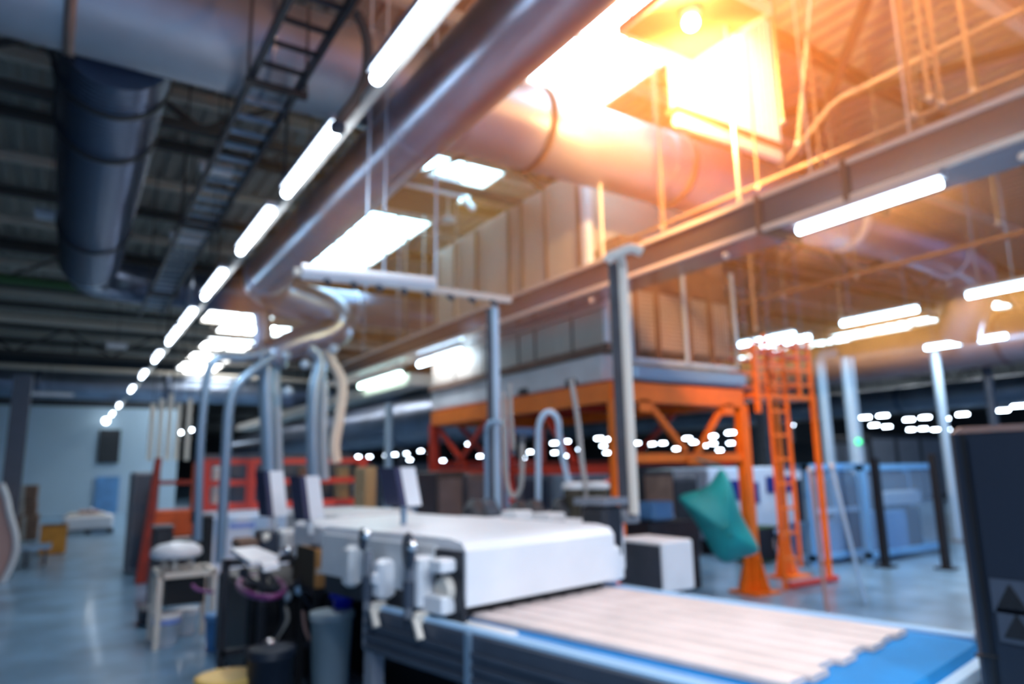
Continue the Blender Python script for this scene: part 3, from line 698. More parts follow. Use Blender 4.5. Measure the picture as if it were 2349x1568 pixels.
part(mb().box(-3.0, -.1, 1.0, 1.6, .05, .80), 'base_frame', 'black', ln)
for u, v in ((-.1, 1.25), (-.45, 1.3)):
    h = part(mb().rbox(u, u+.16, v, v+.16, 1.21, 1.27, .01), 'lid_handle', 'offwhite', ln)
# left side gear of the machine
b = mb(); b.rbox(.36, .46, .0, .10, .93, 1.16, .015); b.rbox(.42, .60, .02, .10, .92, 1.0, .01); b.rbox(.52, .62, .0, .09, 1.10, 1.16, .01)
part(b, 'side_bracket', 'white', ln)
b = mb(); b.rbox(.04, .13, -.0, .10, .93, 1.12, .02); b.rbox(.06, .11, -.02, .02, 1.0, 1.06, .01); part(b, 'side_bracket', 'white', ln)
b = mb(); b.rbox(-.30, -.2, 0.02, .1, .95, 1.16, .02); part(b, 'side_bracket', 'offwhite', ln)
part(mb().box(-.6, .66, .09, .11, .88, .98), 'side_plate', 'charcoal', ln)
b = mb(); b.lathe((.55, .08, 1.02), [(.05, -.03), (.065, 0), (.05, .03)], 18, (0, 1, 0)); part(b, 'roller_end', 'cream_metal', ln)
for u, z0, z1 in ((-.02, .88, 1.16), (.34, .89, 1.15)):
    c = part(mb().tube([(u+.05, -.01, z0), (u+.05, -.01, z1)], .022, 12), 'screw_post', 'mid_grey', ln)
    part(mb().tube([(u+.05, -.01, z0+.05), (u+.05, -.01, z0+.16)], .03, 14), 'sleeve', 'slate', c)
for px, py, v_, s_ in ((832, 1236, -.06, .8), (937, 1262, -.06, 1.2)):
    p = mV(px, py, v_); u = p.x
    hw = part(mb().lathe((u, min(p.y, -.03), p.z), [(.01, -.012), (.062*s_, -.012), (.070*s_, 0), (.062*s_, .012), (.01, .012)], 26, (.35, 1, 0)), 'handwheel', 'slate', ln)
    part(MB().ball(aD(px+9, py-10, (MF @ p - CAM).dot(FW)-.06), .026), 'knob', 'chrome', hw)
part(MB().ball(aD(610, 1232, 4.8), .03), 'indicator', 'cream_metal', ln)
# right end motor and exhaust hoods
b = mb(); b.rbox(.35, .62, 1.14, 1.26, .92, 1.12, .02); b.rbox(.42, .6, 1.22, 1.30, .93, 1.05, .01); part(b, 'end_bracket', 'white', ln)
mt = part(mb().rbox(.30, .50, 1.26, 1.44, 1.02, 1.34, .03), 'motor', 'charcoal', ln)
part(mb().box(.28, .52, 1.24, 1.46, 1.33, 1.37), 'motor_cap', 'mid_grey', mt)
part(mb().box(.35, .45, 1.30, 1.40, 0, 1.02), 'motor_stand', 'charcoal', mt)
for px in (1090, 1120, 1190, 1225, 1290):
    p = mU(px, 1175, -.9 if px < 1150 else -.45)
    part(mb().lathe((p.x, p.y, 1.19), [(.10, 0), (.10, .05), (.07, .09), (.05, .13), (.02, .14)], 20), 'dome', 'charcoal' if px % 20 else 'slate', ln)
for px, u in ((1318, -.35), (1372, -.2)):
    p = mU(px, 1160, u)
    q = part(mb().lathe((p.x, p.y, 1.2), [(.06, 0), (.045, .05), (.075, .12), (.075, .2), (.06, .2)], 22), 'hopper', 'olive', ln)
    part(mb().lathe((p.x, p.y, 1.395), [(.085, 0), (.09, .03), (.07, .05)], 22), 'lid', 'offwhite', q)
# monitors on arms
for i, (px0, py0, px1, py1, pyb, u, v_) in enumerate(((612, 1080, 646, 1182, 1235, -2.1, .45), (693, 1092, 729, 1190, 1243, -1.5, .45), (905, 1072, 946, 1158, 1240, -.35, .3))):
    lab = ('tilted white monitor on a post, farthest along the white machine', 'tilted white monitor on a post, middle one over the white machine', 'white-backed monitor on a slim post above the two handwheels')[i]
    a = mU(px0, py0, u); c = mU(px1, py1, u); s = mU((px0+px1)/2, pyb, u)
    t = thing('monitor', lab, 'monitor', MF @ Vector((s.x, s.y, 1.19)))
    w_ = abs(c.y-a.y)*.8; DU = .07; DS = .085; zz0, zz1 = c.z, a.z; y_ = (a.y+c.y)/2
    bb = mb(); bb.hexa([(u-DU, y_-w_/2+.02, zz0), (u+DU, y_-w_/2+.02, zz0), (u+DU, y_+w_/2+.03, zz0), (u-DU, y_+w_/2+.03, zz0), (u-DU, y_-w_/2-.03, zz1), (u+DU, y_-w_/2-.03, zz1), (u+DU, y_+w_/2-.02, zz1), (u-DU, y_+w_/2-.02, zz1)])
    part(bb, 'casing', 'white', t)
    bb = mb(); bb.hexa([(u-DS, y_-w_/2-.02, zz0), (u+DS, y_-w_/2-.02, zz0), (u+DS, y_-w_/2+.02, zz0), (u-DS, y_-w_/2+.02, zz0), (u-DS, y_-w_/2-.07, zz1), (u+DS, y_-w_/2-.07, zz1), (u+DS, y_-w_/2-.03, zz1), (u-DS, y_-w_/2-.03, zz1)])
    part(bb, 'screen', 'screen', t)
    bb = mb(); bb.tube([(u, y_, zz0+.02), (u, s.y, zz0-.1), (u, s.y, 1.17)], .026 if i < 2 else .018, 10); part(bb, 'post', 'white' if i < 2 else 'steel', t)

# exhaust posts over the machine
def post(px0, top, px1, bot, D_, r, name, m, t): p, q = aD(px0, top, D_), aD(px1, bot, D_); q.x, q.y = (p.x+q.x)/2, (p.y+q.y)/2; p.x, p.y = q.x, q.y; return part(MB().tube([q, p], r, 16), name, m, t), p, q
t = thing('exhaust_post', 'tall twin-pipe grey post with bent white top standing at the machine end', 'post', aD(1440, 1170, 4.5))
o_, p, q = post(1404, 590, 1436, 1175, 4.55, .036, 'pipe', 'dark_grey', t)
o_, p2, q2 = post(1424, 590, 1458, 1175, 4.45, .030, 'pipe', 'cream_metal', t)
hk = curve([aD(1392, 600, 4.45), aD(1400, 588, 4.45), aD(1415, 582, 4.45), aD(1432, 574, 4.45), aD(1450, 570, 4.45), aD(1472, 578, 4.45)], 5)
part(MB().tube(hk, .034, 12), 'bent_top', 'cream_metal', t)
part(MB().tube([p2, aD(1418, 582, 4.45)], .032, 12), 'neck', 'cream_metal', t)
part(MB().lathe((q.x, q.y, q.z-.05), [(.09, 0), (.09, .04), (.05, .08)], 20), 'base_flange', 'mid_grey', t)
t = thing('exhaust_post', 'grey post with white strip light top left of the oven corner, rising behind the machine', 'post', aD(1130, 1165, 5.5))
post(1122, 700, 1130, 1180, 5.5, .030, 'pipe', 'dark_grey', t); post(1134, 695, 1142, 1180, 5.5, .034, 'pipe', 'pale_steel', t)
for px in (1115, 1160): post(px, 985, px+3, 1165, 5.4, .020, 'side_pipe', 'steel', t)
part(MB().tube(curve([aD(1115, 990, 5.4), aD(1120, 972, 5.4), aD(1138, 965, 5.4), aD(1155, 972, 5.4), aD(1160, 990, 5.4)], 4), .02, 10), 'loop', 'steel', t)
hr = aD(1130, 692, 5.5)
t = thing('overhead_rail', 'white slotted rail with rollers reaching from the round duct to the grey post', 'rail', hr)
p, q = aY(1170, 688, hr.y), aY(672, 622, hr.y)
part(MB().bar(p, q, .05, .05), 'rail', 'cream_metal', t)
q3, q4 = aY(995, 652, hr.y), aY(690, 622, hr.y)
part(MB().tube([q3, q4], .055, 14), 'tube', 'white', t)
for s_ in [.1+.11*i for i in range(8)]:
    c = p.lerp(q, s_); part(MB().tube([(c.x, c.y, c.z-.03), (c.x, c.y-.05, c.z-.06)], .022, 8), 'roller', 'dark_grey', t)
b = MB()
for px in (840, 880, 1000): c = aY(px, 660, hr.y); b.bar((c.x, c.y, c.z), (c.x, c.y, CEIL+.03), .012)
part(b, 'hanger', 'pale_steel', t)
# hoses
def hose(pts, D_, r, lab, m='hose', name='air_hose'):
    P = [aD(px, py, D_) for px, py in pts]; t = thing(name, lab, 'hose', P[-1]); part(MB().tube(curve(P, 6), r, 10), 'tube', m, t)
    part(MB().tube([P[-1], P[-1]+Vector((0, 0, -.05))], r*1.4, 10), 'coupling', 'dark_grey', t); return t
hose(((1155, 900), (1158, 1000), (1160, 1080), (1168, 1125), (1180, 1138), (1194, 1118), (1198, 1075), (1197, 1000)), 5.2, .018, 'beige hose hanging in a deep loop beside the grey post')
hose(((1235, 1180), (1235, 1060), (1236, 980), (1248, 950), (1265, 945), (1280, 965), (1284, 1010), (1300, 1090), (1312, 1140)), 5.1, .022, 'pale pipe arching over behind the white machine', 'pale_steel')
hose(((1310, 870), (1325, 960), (1335, 1060), (1345, 1130), (1340, 1180)), 5.0, .018, 'beige hose hanging from the oven rail down to the hoppers')
hose(((1170, 880), (1172, 960), (1178, 1030)), 5.3, .016, 'thin beige hose hanging short under the oven rail')
hose(((1400, 1100), (1350, 1130), (1360, 1180)), 5.0, .012, 'thin red hose dropping to the hopper lid', 'brick_red')
t = hose(((820, 30), (838, 70), (845, 120), (838, 180), (815, 230), (790, 262), (775, 285)), 4.4, .035, 'dark strap hose curling down beside the black cable ladder', 'brown')

# ------------------------------------------------------------------ black cable ladder, upper left
t = thing('cable_ladder', 'black cable ladder running overhead down the hall beside the ribbed duct', 'cable ladder', (1.1, 6, 4.45))
for x in (.94, 1.28): part(MB().box(x-.018, x+.018, 2.4, 14, 4.42, 4.50), 'side_rail', 'charcoal', t)
y = 2.7
while y < 13.6:
    part(MB().box(.96, 1.26, y, y+.035, 4.44, 4.47), 'rung', 'charcoal' if y < 5.2 else 'steel', t); y += .29
b = MB()
for y in (4.9, 8.4, 12): b.box(.88, 1.34, y, y+.05, 4.36, 4.41); b.bar((.9, y, 4.4), (.9, y, CEIL+.03), .02); b.bar((1.32, y, 4.4), (1.32, y, CEIL+.03), .02)
part(b, 'hanger', 'roof_steel', t)
for px0, py0, px1, py1, lab in ((460, 393, 530, 412, 'small pale strip lamp under the black cable ladder'), (80, 498, 135, 515, 'dim strip lamp left of the ribbed branch duct'), (245, 797, 290, 810, 'faint strip lamp far below the dark left roof'), (390, 548, 470, 570, 'faint strip lamp just past the end of the black cable ladder'), (50, 905, 165, 942, 'long pale blue strip lamp beside the left column')):
    p = aZ(px0, py0, 5.0 if py0 < 700 else 4.2); q = aY(px1, py1, p.y); q.z = p.z
    t = thing('strip_lamp', lab, 'lamp', p); part(MB().box(p.x, q.x, p.y-.05, p.y+.05, p.z, p.z+.07), 'diffuser', 'white', t)
    part(MB().box(p.x-.02, q.x+.02, p.y-.06, p.y+.06, p.z+.07, p.z+.12), 'housing', 'lamp_body', t)
    part(MB().bar(((p.x+q.x)/2, p.y, p.z+.12), ((p.x+q.x)/2, p.y, CEIL+.03), .015), 'hanger', 'roof_steel', t)

# ------------------------------------------------------------------ helper for standing furniture measured on a Y plane
def fy(x0, y0, x1, y1, Y): a, c = aY(x0, y1, Y), aY(x1, y0, Y); return a.x, c.x, min(a.z, c.z), max(a.z, c.z)
# white cabinet right of the machine
a = aD(1468, 1240, 4.8); Yc = 3.85
x0, x1, z0, z1 = fy(1525, 1240, 1590, 1358, Yc)
t = thing('electrical_box', 'white box with dark grey side standing just behind the belt end', 'cabinet', (x0, Yc, 0))
zt = aY(1560, 1238, Yc).z; zl = aY(1560, 1356, Yc).z
part(MB().rbox(x0, x1, Yc, Yc+.5, zl, zt, .015), 'front', 'white', t)
part(MB().box(x0-.012, x0, Yc+.02, Yc+.48, zl+.02, zt-.03), 'side_panel', 'dark_grey', t)
part(MB().box(x0+.05, x1-.05, Yc+.06, Yc+.44, 0, zl), 'stand', 'charcoal', t)

# navy control cabinet, far right foreground
t = thing('control_cabinet', 'tall navy control cabinet with warning triangles at the frame edge', 'cabinet', (2.3, .4, 0))
XC = 2.26; ye = aX(2168, 980, XC).y; zc = aX(2168, 980, XC).z
part(MB().rbox(XC, XC+.9, -.7, ye, .02, zc, .02), 'body', 'navy', t)
ys = aX(2222, 1100, XC).y
part(MB().box(XC-.004, XC+.01, ys-.006, ys+.006, .5, zc-.02), 'door_seam', 'black', t)
part(MB().box(XC-.012, XC, -.6, ys-.02, .85, zc-.03), 'door', 'navy', t)
rb = curve([aX(2238, 1502, XC), aX(2285, 1508, XC), aX(2318, 1520, XC), aX(2335, 1545, XC), aX(2340, 1600, XC)], 5)
part(MB().tube(rb, .006, 8), 'pocket_edge', 'black', t)
for px, py in ((2325, 1368), (2342, 1437)):
    c = aX(px, py, XC); s = .045
    st = part(MB().box(XC-.016, XC-.012, c.y-s*1.1, c.y+s*1.1, c.z-s, c.z+s), 'warning_sticker', 'slate', t)
    part(MB().prism([(XC-.018, c.y-s*.85, c.z-s*.7), (XC-.018, c.y+s*.85, c.z-s*.7), (XC-.018, c.y, c.z+s*.8)], (.003, 0, 0)), 'triangle', 'black', st)

# ------------------------------------------------------------------ dark pump station, lower left foreground
ps = thing('pump_station', 'dark cluttered pump station with hoses and white trays left of the conveyor', 'pump station', (1.6, 5.6, 0))
Yp = 5.6
x0, x1, z0, z1 = fy(520, 1290, 800, 1560, Yp)
part(MB().rbox(x0+.1, x1, Yp-.1, Yp+1.1, .05, z1-.1, .03), 'body', 'black', ps)
b = MB()
for px in (512, 600, 690): p = aY(px, 1400, Yp-.2); b.box(p.x-.025, p.x+.025, Yp-.22, Yp-.17, 0, .95)
p, q = aY(512, 1400, Yp-.2), aY(690, 1400, Yp-.2); b.box(p.x, q.x, Yp-.22, Yp-.17, .9, .95); b.box(p.x, q.x, Yp-.22, Yp-.17, .3, .34)
part(b, 'frame', 'charcoal', ps)
for (c1, c2, c3, c4) in (((528, 1268), (585, 1262), (640, 1285), (575, 1300)), ((592, 1298), (628, 1290), (640, 1305), (605, 1312))):
    P = [aZ(*c, 1.02) for c in (c1, c2, c3, c4)]; part(MB().prism(P, (0, 0, .03)), 'tray', 'white', ps)
p = aY(640, 1240, 5.9); x0, x1, z0, z1 = fy(600, 1215, 645, 1268, 5.9)
part(MB().rbox(x0, x1, 5.9, 6.2, z0-.1, z1, .02), 'control_block', 'slate', ps)
x0, x1, z0, z1 = fy(547, 1235, 600, 1262, 6.0); part(MB().rbox(x0, x1, 6.0, 6.3, z0, z1, .02), 'control_block', 'brown', ps)
x0, x1, z0, z1 = fy(645, 1215, 700, 1265, 5.8); part(MB().rbox(x0, x1, 5.8, 6.1, z0, z1, .02), 'valve_box', 'offwhite', ps)
rp = [aZ(600+48*cos(a_)*1.1, 1345+24*sin(a_)+.12*48*cos(a_), .72) for a_ in [2*pi*i/26 for i in range(27)]]
part(MB().tube(rp, .022, 10, caps=False), 'hose_ring', 'magenta', ps)
part(MB().lathe(aZ(590, 1336, .74), [(.09, 0), (.1, .02), (.08, .04)], 20), 'gauge', 'tape', ps)
for pts, m, r in ((((560, 1300), (575, 1330), (640, 1350), (690, 1330), (700, 1280)), 'charcoal', .02), (((610, 1310), (640, 1350), (650, 1420), (625, 1470)), 'charcoal', .018),
                  (((690, 1360), (720, 1400), (735, 1450), (700, 1480)), 'charcoal', .018), (((655, 1390), (660, 1420), (640, 1455), (625, 1480)), 'tape', .012),
                  (((695, 1400), (700, 1440), (715, 1475)), 'pinkish', .012), (((440, 1340), (455, 1352), (490, 1358)), 'magenta', .012)):
    part(MB().tube(curve([aD(*c, 5.0) for c in pts], 6), r, 10), 'hose', m, ps)
for px, py, r, m in ((660, 1262, .035, 'chrome'), (692, 1350, .05, 'frost_blue'), (655, 1368, .045, 'pale_steel'), (560, 1312, .04, 'dark_grey')):
    part(MB().ball(aD(px, py, 5.05), r), 'valve', m, ps)
part(MB().tube([aD(700, 1180, 5.6), aD(702, 1265, 5.6)], .02, 10), 'post', 'white', ps)
# brown carton on the station
Yb = 4.9
x0, x1, z0, z1 = fy(722, 1250, 775, 1350, Yb)
t = thing('carton', 'taped brown carton standing at the open side of the white machine', 'carton', ((x0+x1)/2, Yb, z0))
part(MB().rbox(x0, x1, Yb, Yb+.55, z0, z1-.02, .006), 'body', 'cardboard', t)
part(MB().box(x0-.006, x0, Yb+.01, Yb+.54, z0, z1-.02), 'side', 'olive', t, label='dark olive side')
zm = aY(745, 1308, Yb).z; part(MB().box(x0+.005, x1-.003, Yb-.004, Yb, zm-.02, zm+.02), 'tape', 'tape', t)
part(MB().box(x0+.03, x1-.02, Yb+.05, Yb+.5, z1-.02, z1), 'flap', 'dark_grey', t)
st = thing('carton_stand', 'black stand under the taped brown carton', 'stand', (x0, Yb, 0)); 
part(MB().box(x0, x1, Yb+.02, Yb+.5, z0-.06, z0), 'top', 'black', st)
for xx in (x0+.03, x1-.03):
    for yy in (Yb+.06, Yb+.45): part(MB().box(xx-.02, xx+.02, yy-.02, yy+.02, 0, z0-.06), 'leg', 'black', st)
# tubs and buckets
def tub(px, pyt, pyb, Y, rt, rb_, m, label, cat='bucket', name='bucket', fl=False, rim=None, band=None):
    c = aY(px, pyt, Y); zb_ = 0 if fl else aY(px, pyb, Y).z; zt_ = c.z
    t = thing(name, label, cat, (c.x, Y, zb_)); h = zt_-zb_
    part(MB().lathe((c.x, Y, zb_), [(rb_*.9, 0), (rb_, .01), (rt, h), (rt+.01, h), (rt+.01, h-.03), (rt-.01, h-.02), (rb_-.015, .03)][:5], 26), 'wall', m, t)
    part(MB().lathe((c.x, Y, zt_-.01), [(rt*.9, 0), (rt+.012, .0), (rt+.012, .02), (rt*.9, .025)], 26), 'rim', rim or m, t)
    if band: part(MB().lathe((c.x, Y, zb_+h*.72), [(rb_+(rt-rb_)*.72+.004, 0), (rb_+(rt-rb_)*.88+.005, h*.16)], 26), 'band', band, t)
    return t
def fl_y(px, py): return aZ(px, py, 0).y
tub(383, 1408, 1490, fl_y(383, 1478), .12, .10, 'white', 'white bucket with a blue band standing inside the pale table frame', band='mark_blue', fl=True)
tub(428, 1398, 1470, fl_y(428, 1458)+.1, .11, .08, 'white', 'plain white bucket beside the blue-banded one under the table', fl=True)
tub(515, 1408, 1495, fl_y(515, 1485), .16, .14, 'light_blue', 'blue-grey tub on the floor right of the pale table', fl=True)
tub(787, 1357, 1403, 4.6, .075, .055, 'blue_bin', 'deep blue bin standing on the pale grey tub', name='bin', cat='bin')
tub(762, 1405, 1500, 4.55, .13, .10, 'pale_bin', 'pale grey-green tub under the deep blue bin', name='tub', cat='tub', fl=True)
tub(622, 1490, 1568, 4.4, .13, .12, 'navy', 'navy canister with chrome cap at the foot of the pump station', name='canister', cat='canister', fl=True, rim='navy')
c = aD(618, 1480, 4.4*.95); t = tag(MB().ball((c.x, c.y, c.z), .045).build('chrome_cap', 'chrome'), 'shiny chrome cap ball on top of the navy canister', 'cap')
tub(522, 1552, 1568, 4.55, .17, .15, 'yellow', 'yellow tub on the floor cut off by the frame bottom', name='tub', cat='tub', fl=True, rim='yellow')
# pale table frame with a domed stool-like cover on top
Yt = fl_y(365, 1490)
t = thing('tubular_table', 'pale tubular frame table standing before the red gate', 'table', aY(430, 1490, Yt))
tl, tr = aY(368, 1315, Yt), aY(492, 1310, Yt); zt = tl.z
for x in (tl.x, tr.x):
    for yy in (Yt, Yt+.5): part(MB().box(x-.025, x+.025, yy-.025, yy+.025, 0, zt), 'leg', 'cream_metal', t)
b = MB(); b.box(tl.x, tr.x, Yt-.025, Yt+.025, zt-.05, zt); b.box(tl.x, tr.x, Yt+.475, Yt+.525, zt-.05, zt); b.box(tl.x-.025, tl.x+.025, Yt, Yt+.5, zt-.05, zt); b.box(tr.x-.025, tr.x+.025, Yt, Yt+.5, zt-.05, zt); part(b, 'top_rail', 'cream_metal', t)
part(MB().box(tl.x+.06, tr.x-.06, Yt+.1, Yt+.5, .35, zt-.06), 'inner_box', 'black', t)
c = aY(405, 1262, Yt+.25)
t = thing('stool', 'white domed stool cover standing on the pale tubular table', 'stool', (c.x, c.y, zt))
part(MB().lathe((c.x, c.y, c.z-.06), [(.20, 0), (.23, .03), (.22, .08), (.16, .12), (.05, .14)], 30), 'seat', 'white', t)
for dx, dy in ((-.12, -.1), (.12, -.1), (0, .14), (-.02, -.12)): part(MB().bar((c.x+dx, c.y+dy, zt), (c.x+dx*.8, c.y+dy*.8, c.z-.05), .035), 'leg', 'tape', t)
# cream hooded post and thin pipe at the left machine
t = thing('red_gate', 'dark red upright rack with curved gate opening at the aisle edge', 'rack', aZ(330, 1335, 0)); g = aZ(335, 1335, 0); Yg = g.y
x0, x1, z0, z1 = fy(315, 1050, 345, 1330, Yg); part(MB().hexa([(x0-.03, Yg-.1, 0), (x0+.12, Yg-.1, 0), (x0+.12, Yg+.1, 0), (x0-.03, Yg+.1, 0), (x0+.12, Yg-.1, z1), (x0+.2, Yg-.1, z1), (x0+.2, Yg+.1, z1), (x0+.12, Yg+.1, z1)]), 'upright', 'gate_red', t)
x0b, x1b, z0b, z1b = fy(435, 1060, 462, 1200, Yg); part(MB().box(x0b, x1b, Yg-.06, Yg+.06, z0b, z1b), 'upright', 'gate_orange', t)
x0c, x1c, z0c, z1c = fy(345, 1165, 455, 1235, Yg); part(MB().rbox(x0c, x1c, Yg-.06, Yg+.06, z0c, z1c, .03), 'gate_panel', 'gate_orange', t)
x0c, x1c, z0c, z1c = fy(345, 1100, 455, 1112, Yg); part(MB().box(x0c, x1c, Yg-.03, Yg+.03, z0c, z1c), 'cross_bar', 'gate_red', t)
x0c, x1c, z0c, z1c = fy(345, 1235, 440, 1330, Yg); part(MB().box(x0c, x1c, Yg-.02, Yg+.6, 0.02, z1c), 'lower_box', 'charcoal', t)
t = thing('grey_cabinet', 'tall grey steel cabinet behind the dark red rack', 'cabinet', aZ(300, 1320, 0)); Yh = Yg+1.0
x0, x1, z0, z1 = fy(290, 1082, 322, 1310, Yh); part(MB().rbox(x0, x1+.3, Yh, Yh+.8, .02, z1, .02), 'body', 'mid_grey', t); part(MB().box(x0+.03, x1+.26, Yh-.012, Yh, .1, z1-.05), 'door', 'slate', t)
_p = aY(28, 1100, 14); t = thing('corner_post', 'dark blue-grey steel post at the left frame edge behind the cartons', 'post', (_p.x, 14, 0))
part(MB().box(_p.x-.13, _p.x+.13, 13.9, 14.1, 0, aY(40, 860, 14).z), 'shaft', 'slate', t); part(MB().box(_p.x-.16, _p.x+.1, 13.86, 13.9, .1, 1.0), 'guard', 'mid_grey', t)
# hanging pale strips above the red gate
for i, px in enumerate((352, 372, 392, 412, 436)):
    p, q = aY(px, 925, 16), aY(px+2, 1055, 16); q.x = p.x
    tag(MB().box(p.x-.045, p.x+.045, 15.97, 16.03, q.z, p.z+.1*(i % 3)).build('hanging_strip', 'cream_metal'), 'pale strip hanging above the red rack, '+('first from the aisle', 'second from the aisle', 'middle one of five', 'fourth from the aisle', 'nearest the drop pipes')[i], 'strip', 'pale strips hanging above the red rack')
    MB().bar((p.x, 16, p.z+.1*(i % 3)), (p.x, 16, CEIL+.03), .015).build('hanger', 'roof_steel', bpy.data.objects['hanging_strip' if i == 0 else 'hanging_strip.%03d' % i])
for (a0, b0, a1, b1, Yk, m, lab, nm) in ((458, 1180, 492, 1262, 10.2, 'black', 'black upright case between the red rack and the drop pipe', 'equipment_case'), (318, 1395, 352, 1480, 8.4, 'navy', 'dark navy crate on the floor left of the pale table', 'crate'),
        (352, 1205, 400, 1262, 9.6, 'charcoal', 'charcoal crate behind the white domed stool', 'crate')):
    xa, xb, za, zc_ = fy(a0, b0, a1, b1, Yk); t = thing(nm, lab, 'case' if 'case' in nm else 'crate', ((xa+xb)/2, Yk, 0))
    part(MB().rbox(xa, xb, Yk, Yk+.4, .01, zc_-.03, .02), 'body', m, t); part(MB().rbox(xa-.01, xb+.01, Yk-.01, Yk+.41, zc_-.03, zc_, .01), 'lid', 'dark_grey', t)
# lavender machine with red window frames
Yl = 11.6
x0, x1, z0, z1 = fy(470, 1165, 850, 1300, Yl)
t = thing('press_machine', 'pale lavender-blue machine with red window frames behind the drop pipes', 'machine', ((x0+x1)/2, Yl, 0))
part(MB().rbox(x0, x1, Yl, Yl+1.6, 0.0, z1, .04), 'body', 'lavender', t)
xa, xb, za, zc_ = fy(527, 1198, 585, 1212, Yl); part(MB().box(xa, xb, Yl-.01, Yl, za, zc_), 'blue_marking', 'mark_blue', t)
wr = [(462, 1048), (560, 1048), (575, 1048), (668, 1048), (820, 1048)]
b = MB()
x0, x1, z0, z1 = fy(470, 1050, 845, 1165, Yl+.6); b.box(x0, x1, Yl+.57, Yl+.63, z1-.09, z1); b.box(x0, x1, Yl+.57, Yl+.63, z0-.05, z0+.07)
zm = aY(600, 1105, Yl+.6).z; b.box(x0, x1, Yl+.57, Yl+.63, zm-.05, zm+.05)
for px in (472, 575, 830): xx = aY(px, 1100, Yl+.6).x; b.box(xx-.07, xx+.07, Yl+.56, Yl+.64, z0-.05, z1)
part(b, 'window_frame', 'brick_red', t)
part(MB().box(x0, x1, Yl+1.4, Yl+1.5, z0, z1+.1), 'back_panel', 'slate', t)
for px, m, w_ in ((500, 'offwhite', 24), (790, 'wood', 26), (640, 'tape', 14), (700, 'brown', 20)):
    xa, xb, za, zc_ = fy(px-w_/2, 1070, px+w_/2, 1160, Yl+.9); part(MB().rbox(xa, xb, Yl+.9, Yl+1.2, z0-.05, zc_, .02), 'inner_block', m, t)
# standing things behind machine centre
def cab(px0, py0, px1, py1, Y, dpt, m, label, cat='cabinet', name='storage_cabinet', m2=None, fl=True, doors=1, extra=None):
    x0, x1, z0, z1 = fy(px0, py0, px1, py1, Y); z0 = 0.02 if fl else z0
    t = thing(name, label, cat, ((x0+x1)/2, Y, z0)); part(MB().rbox(x0, x1, Y, Y+dpt, z0, z1, .02), 'body', m, t)
    if m2:
        n = doors; zz = z0+(z1-z0)*.08
        for i in range(n):
            a, c = x0+(x1-x0)*(i+.08)/n, x0+(x1-x0)*(i+.92)/n
            part(MB().box(a, c, Y-.015, Y, zz, z1-(z1-z0)*.06), 'door', m2, t)
            part(MB().box(c-.05, c-.03, Y-.04, Y-.015, (z0+z1)/2-.08, (z0+z1)/2+.08), 'handle', 'pale_steel', t)
    return t
cab(1000, 1080, 1072, 1200, 8.2, .6, 'charcoal', 'black cabinet under the far end of the orange frame', m2='dark_grey')
cab(1076, 1085, 1125, 1200, 8.0, .6, 'dark_grey', 'dark grey cabinet just right of the black one under the frame', m2='slate')
cab(1195, 1085, 1260, 1195, 8.4, .6, 'mid_grey', 'lavender-grey cabinet behind the arching pipe', m2='slate')
cab(1310, 1075, 1395, 1190, 8.0, .6, 'pale_steel', 'pale lavender cabinet behind the two hoppers', m2='mid_grey')
cab(955, 1105, 990, 1200, 9.5, .5, 'steel', 'slim steel cabinet left of the orange frame leg', m2='mid_grey')
cab(835, 1070, 865, 1200, 10.8, .5, 'wood', 'stack of tan boards standing behind the monitors', name='board_stack', cat='boards')
cab(1478, 1075, 1545, 1240, 7.6, .7, 'charcoal', 'dark cabinet under the short side of the orange frame', m2='brown')
cab(1548, 1090, 1600, 1240, 8.6, .7, 'dark_grey', 'dark cabinet behind the teal sack', m2='charcoal')
cab(1500, 1148, 1545, 1195, 6.6, .3, 'light_blue', 'light blue box on the shelf beside the grey post', name='parts_box', cat='box', fl=False)
t = tag(MB().box(aY(1490, 1200, 6.5).x, aY(1600, 1200, 6.5).x, 6.5, 7.0, 0, aY(1520, 1196, 6.6).z-.001).build('work_bench', 'charcoal'), 'dark low bench carrying the light blue box', 'bench')
# blue-white machine behind the orange ladder, with navy windows
x0, x1, z0, z1 = fy(1640, 1068, 1850, 1320, 8.6)
t = thing('filling_machine', 'light blue machine with navy windows behind the orange ladder tower', 'machine', ((x0+x1)/2, 8.6, 0))
part(MB().rbox(x0, x1, 8.6, 9.8, .25, z1, .03), 'body', 'lavender', t)
for a0, a1, b0, b1, m in ((1672, 1700, 1100, 1148, 'screen_blue'), (1712, 1738, 1105, 1155, 'screen_blue'), (1758, 1818, 1090, 1130, 'screen_blue'), (1830, 1848, 1100, 1140, 'screen_blue'), (1745, 1842, 1200, 1215, 'charcoal'), (1780, 1840, 1250, 1275, 'charcoal')):
    xa, xb, za, zc_ = fy(a0, b0, a1, b1, 8.6); part(MB().rbox(xa, xb, 8.57, 8.6, za, zc_, .01), 'window' if m == 'screen_blue' else 'slot', m, t)
part(MB().box(x0+.1, x1-.1, 8.7, 9.7, 0, .25), 'plinth', 'charcoal', t)
cab(1735, 1205, 1778, 1320, 7.4, .4, 'green_pipe', 'dark green locker standing behind the ladder stiles', m2='charcoal')
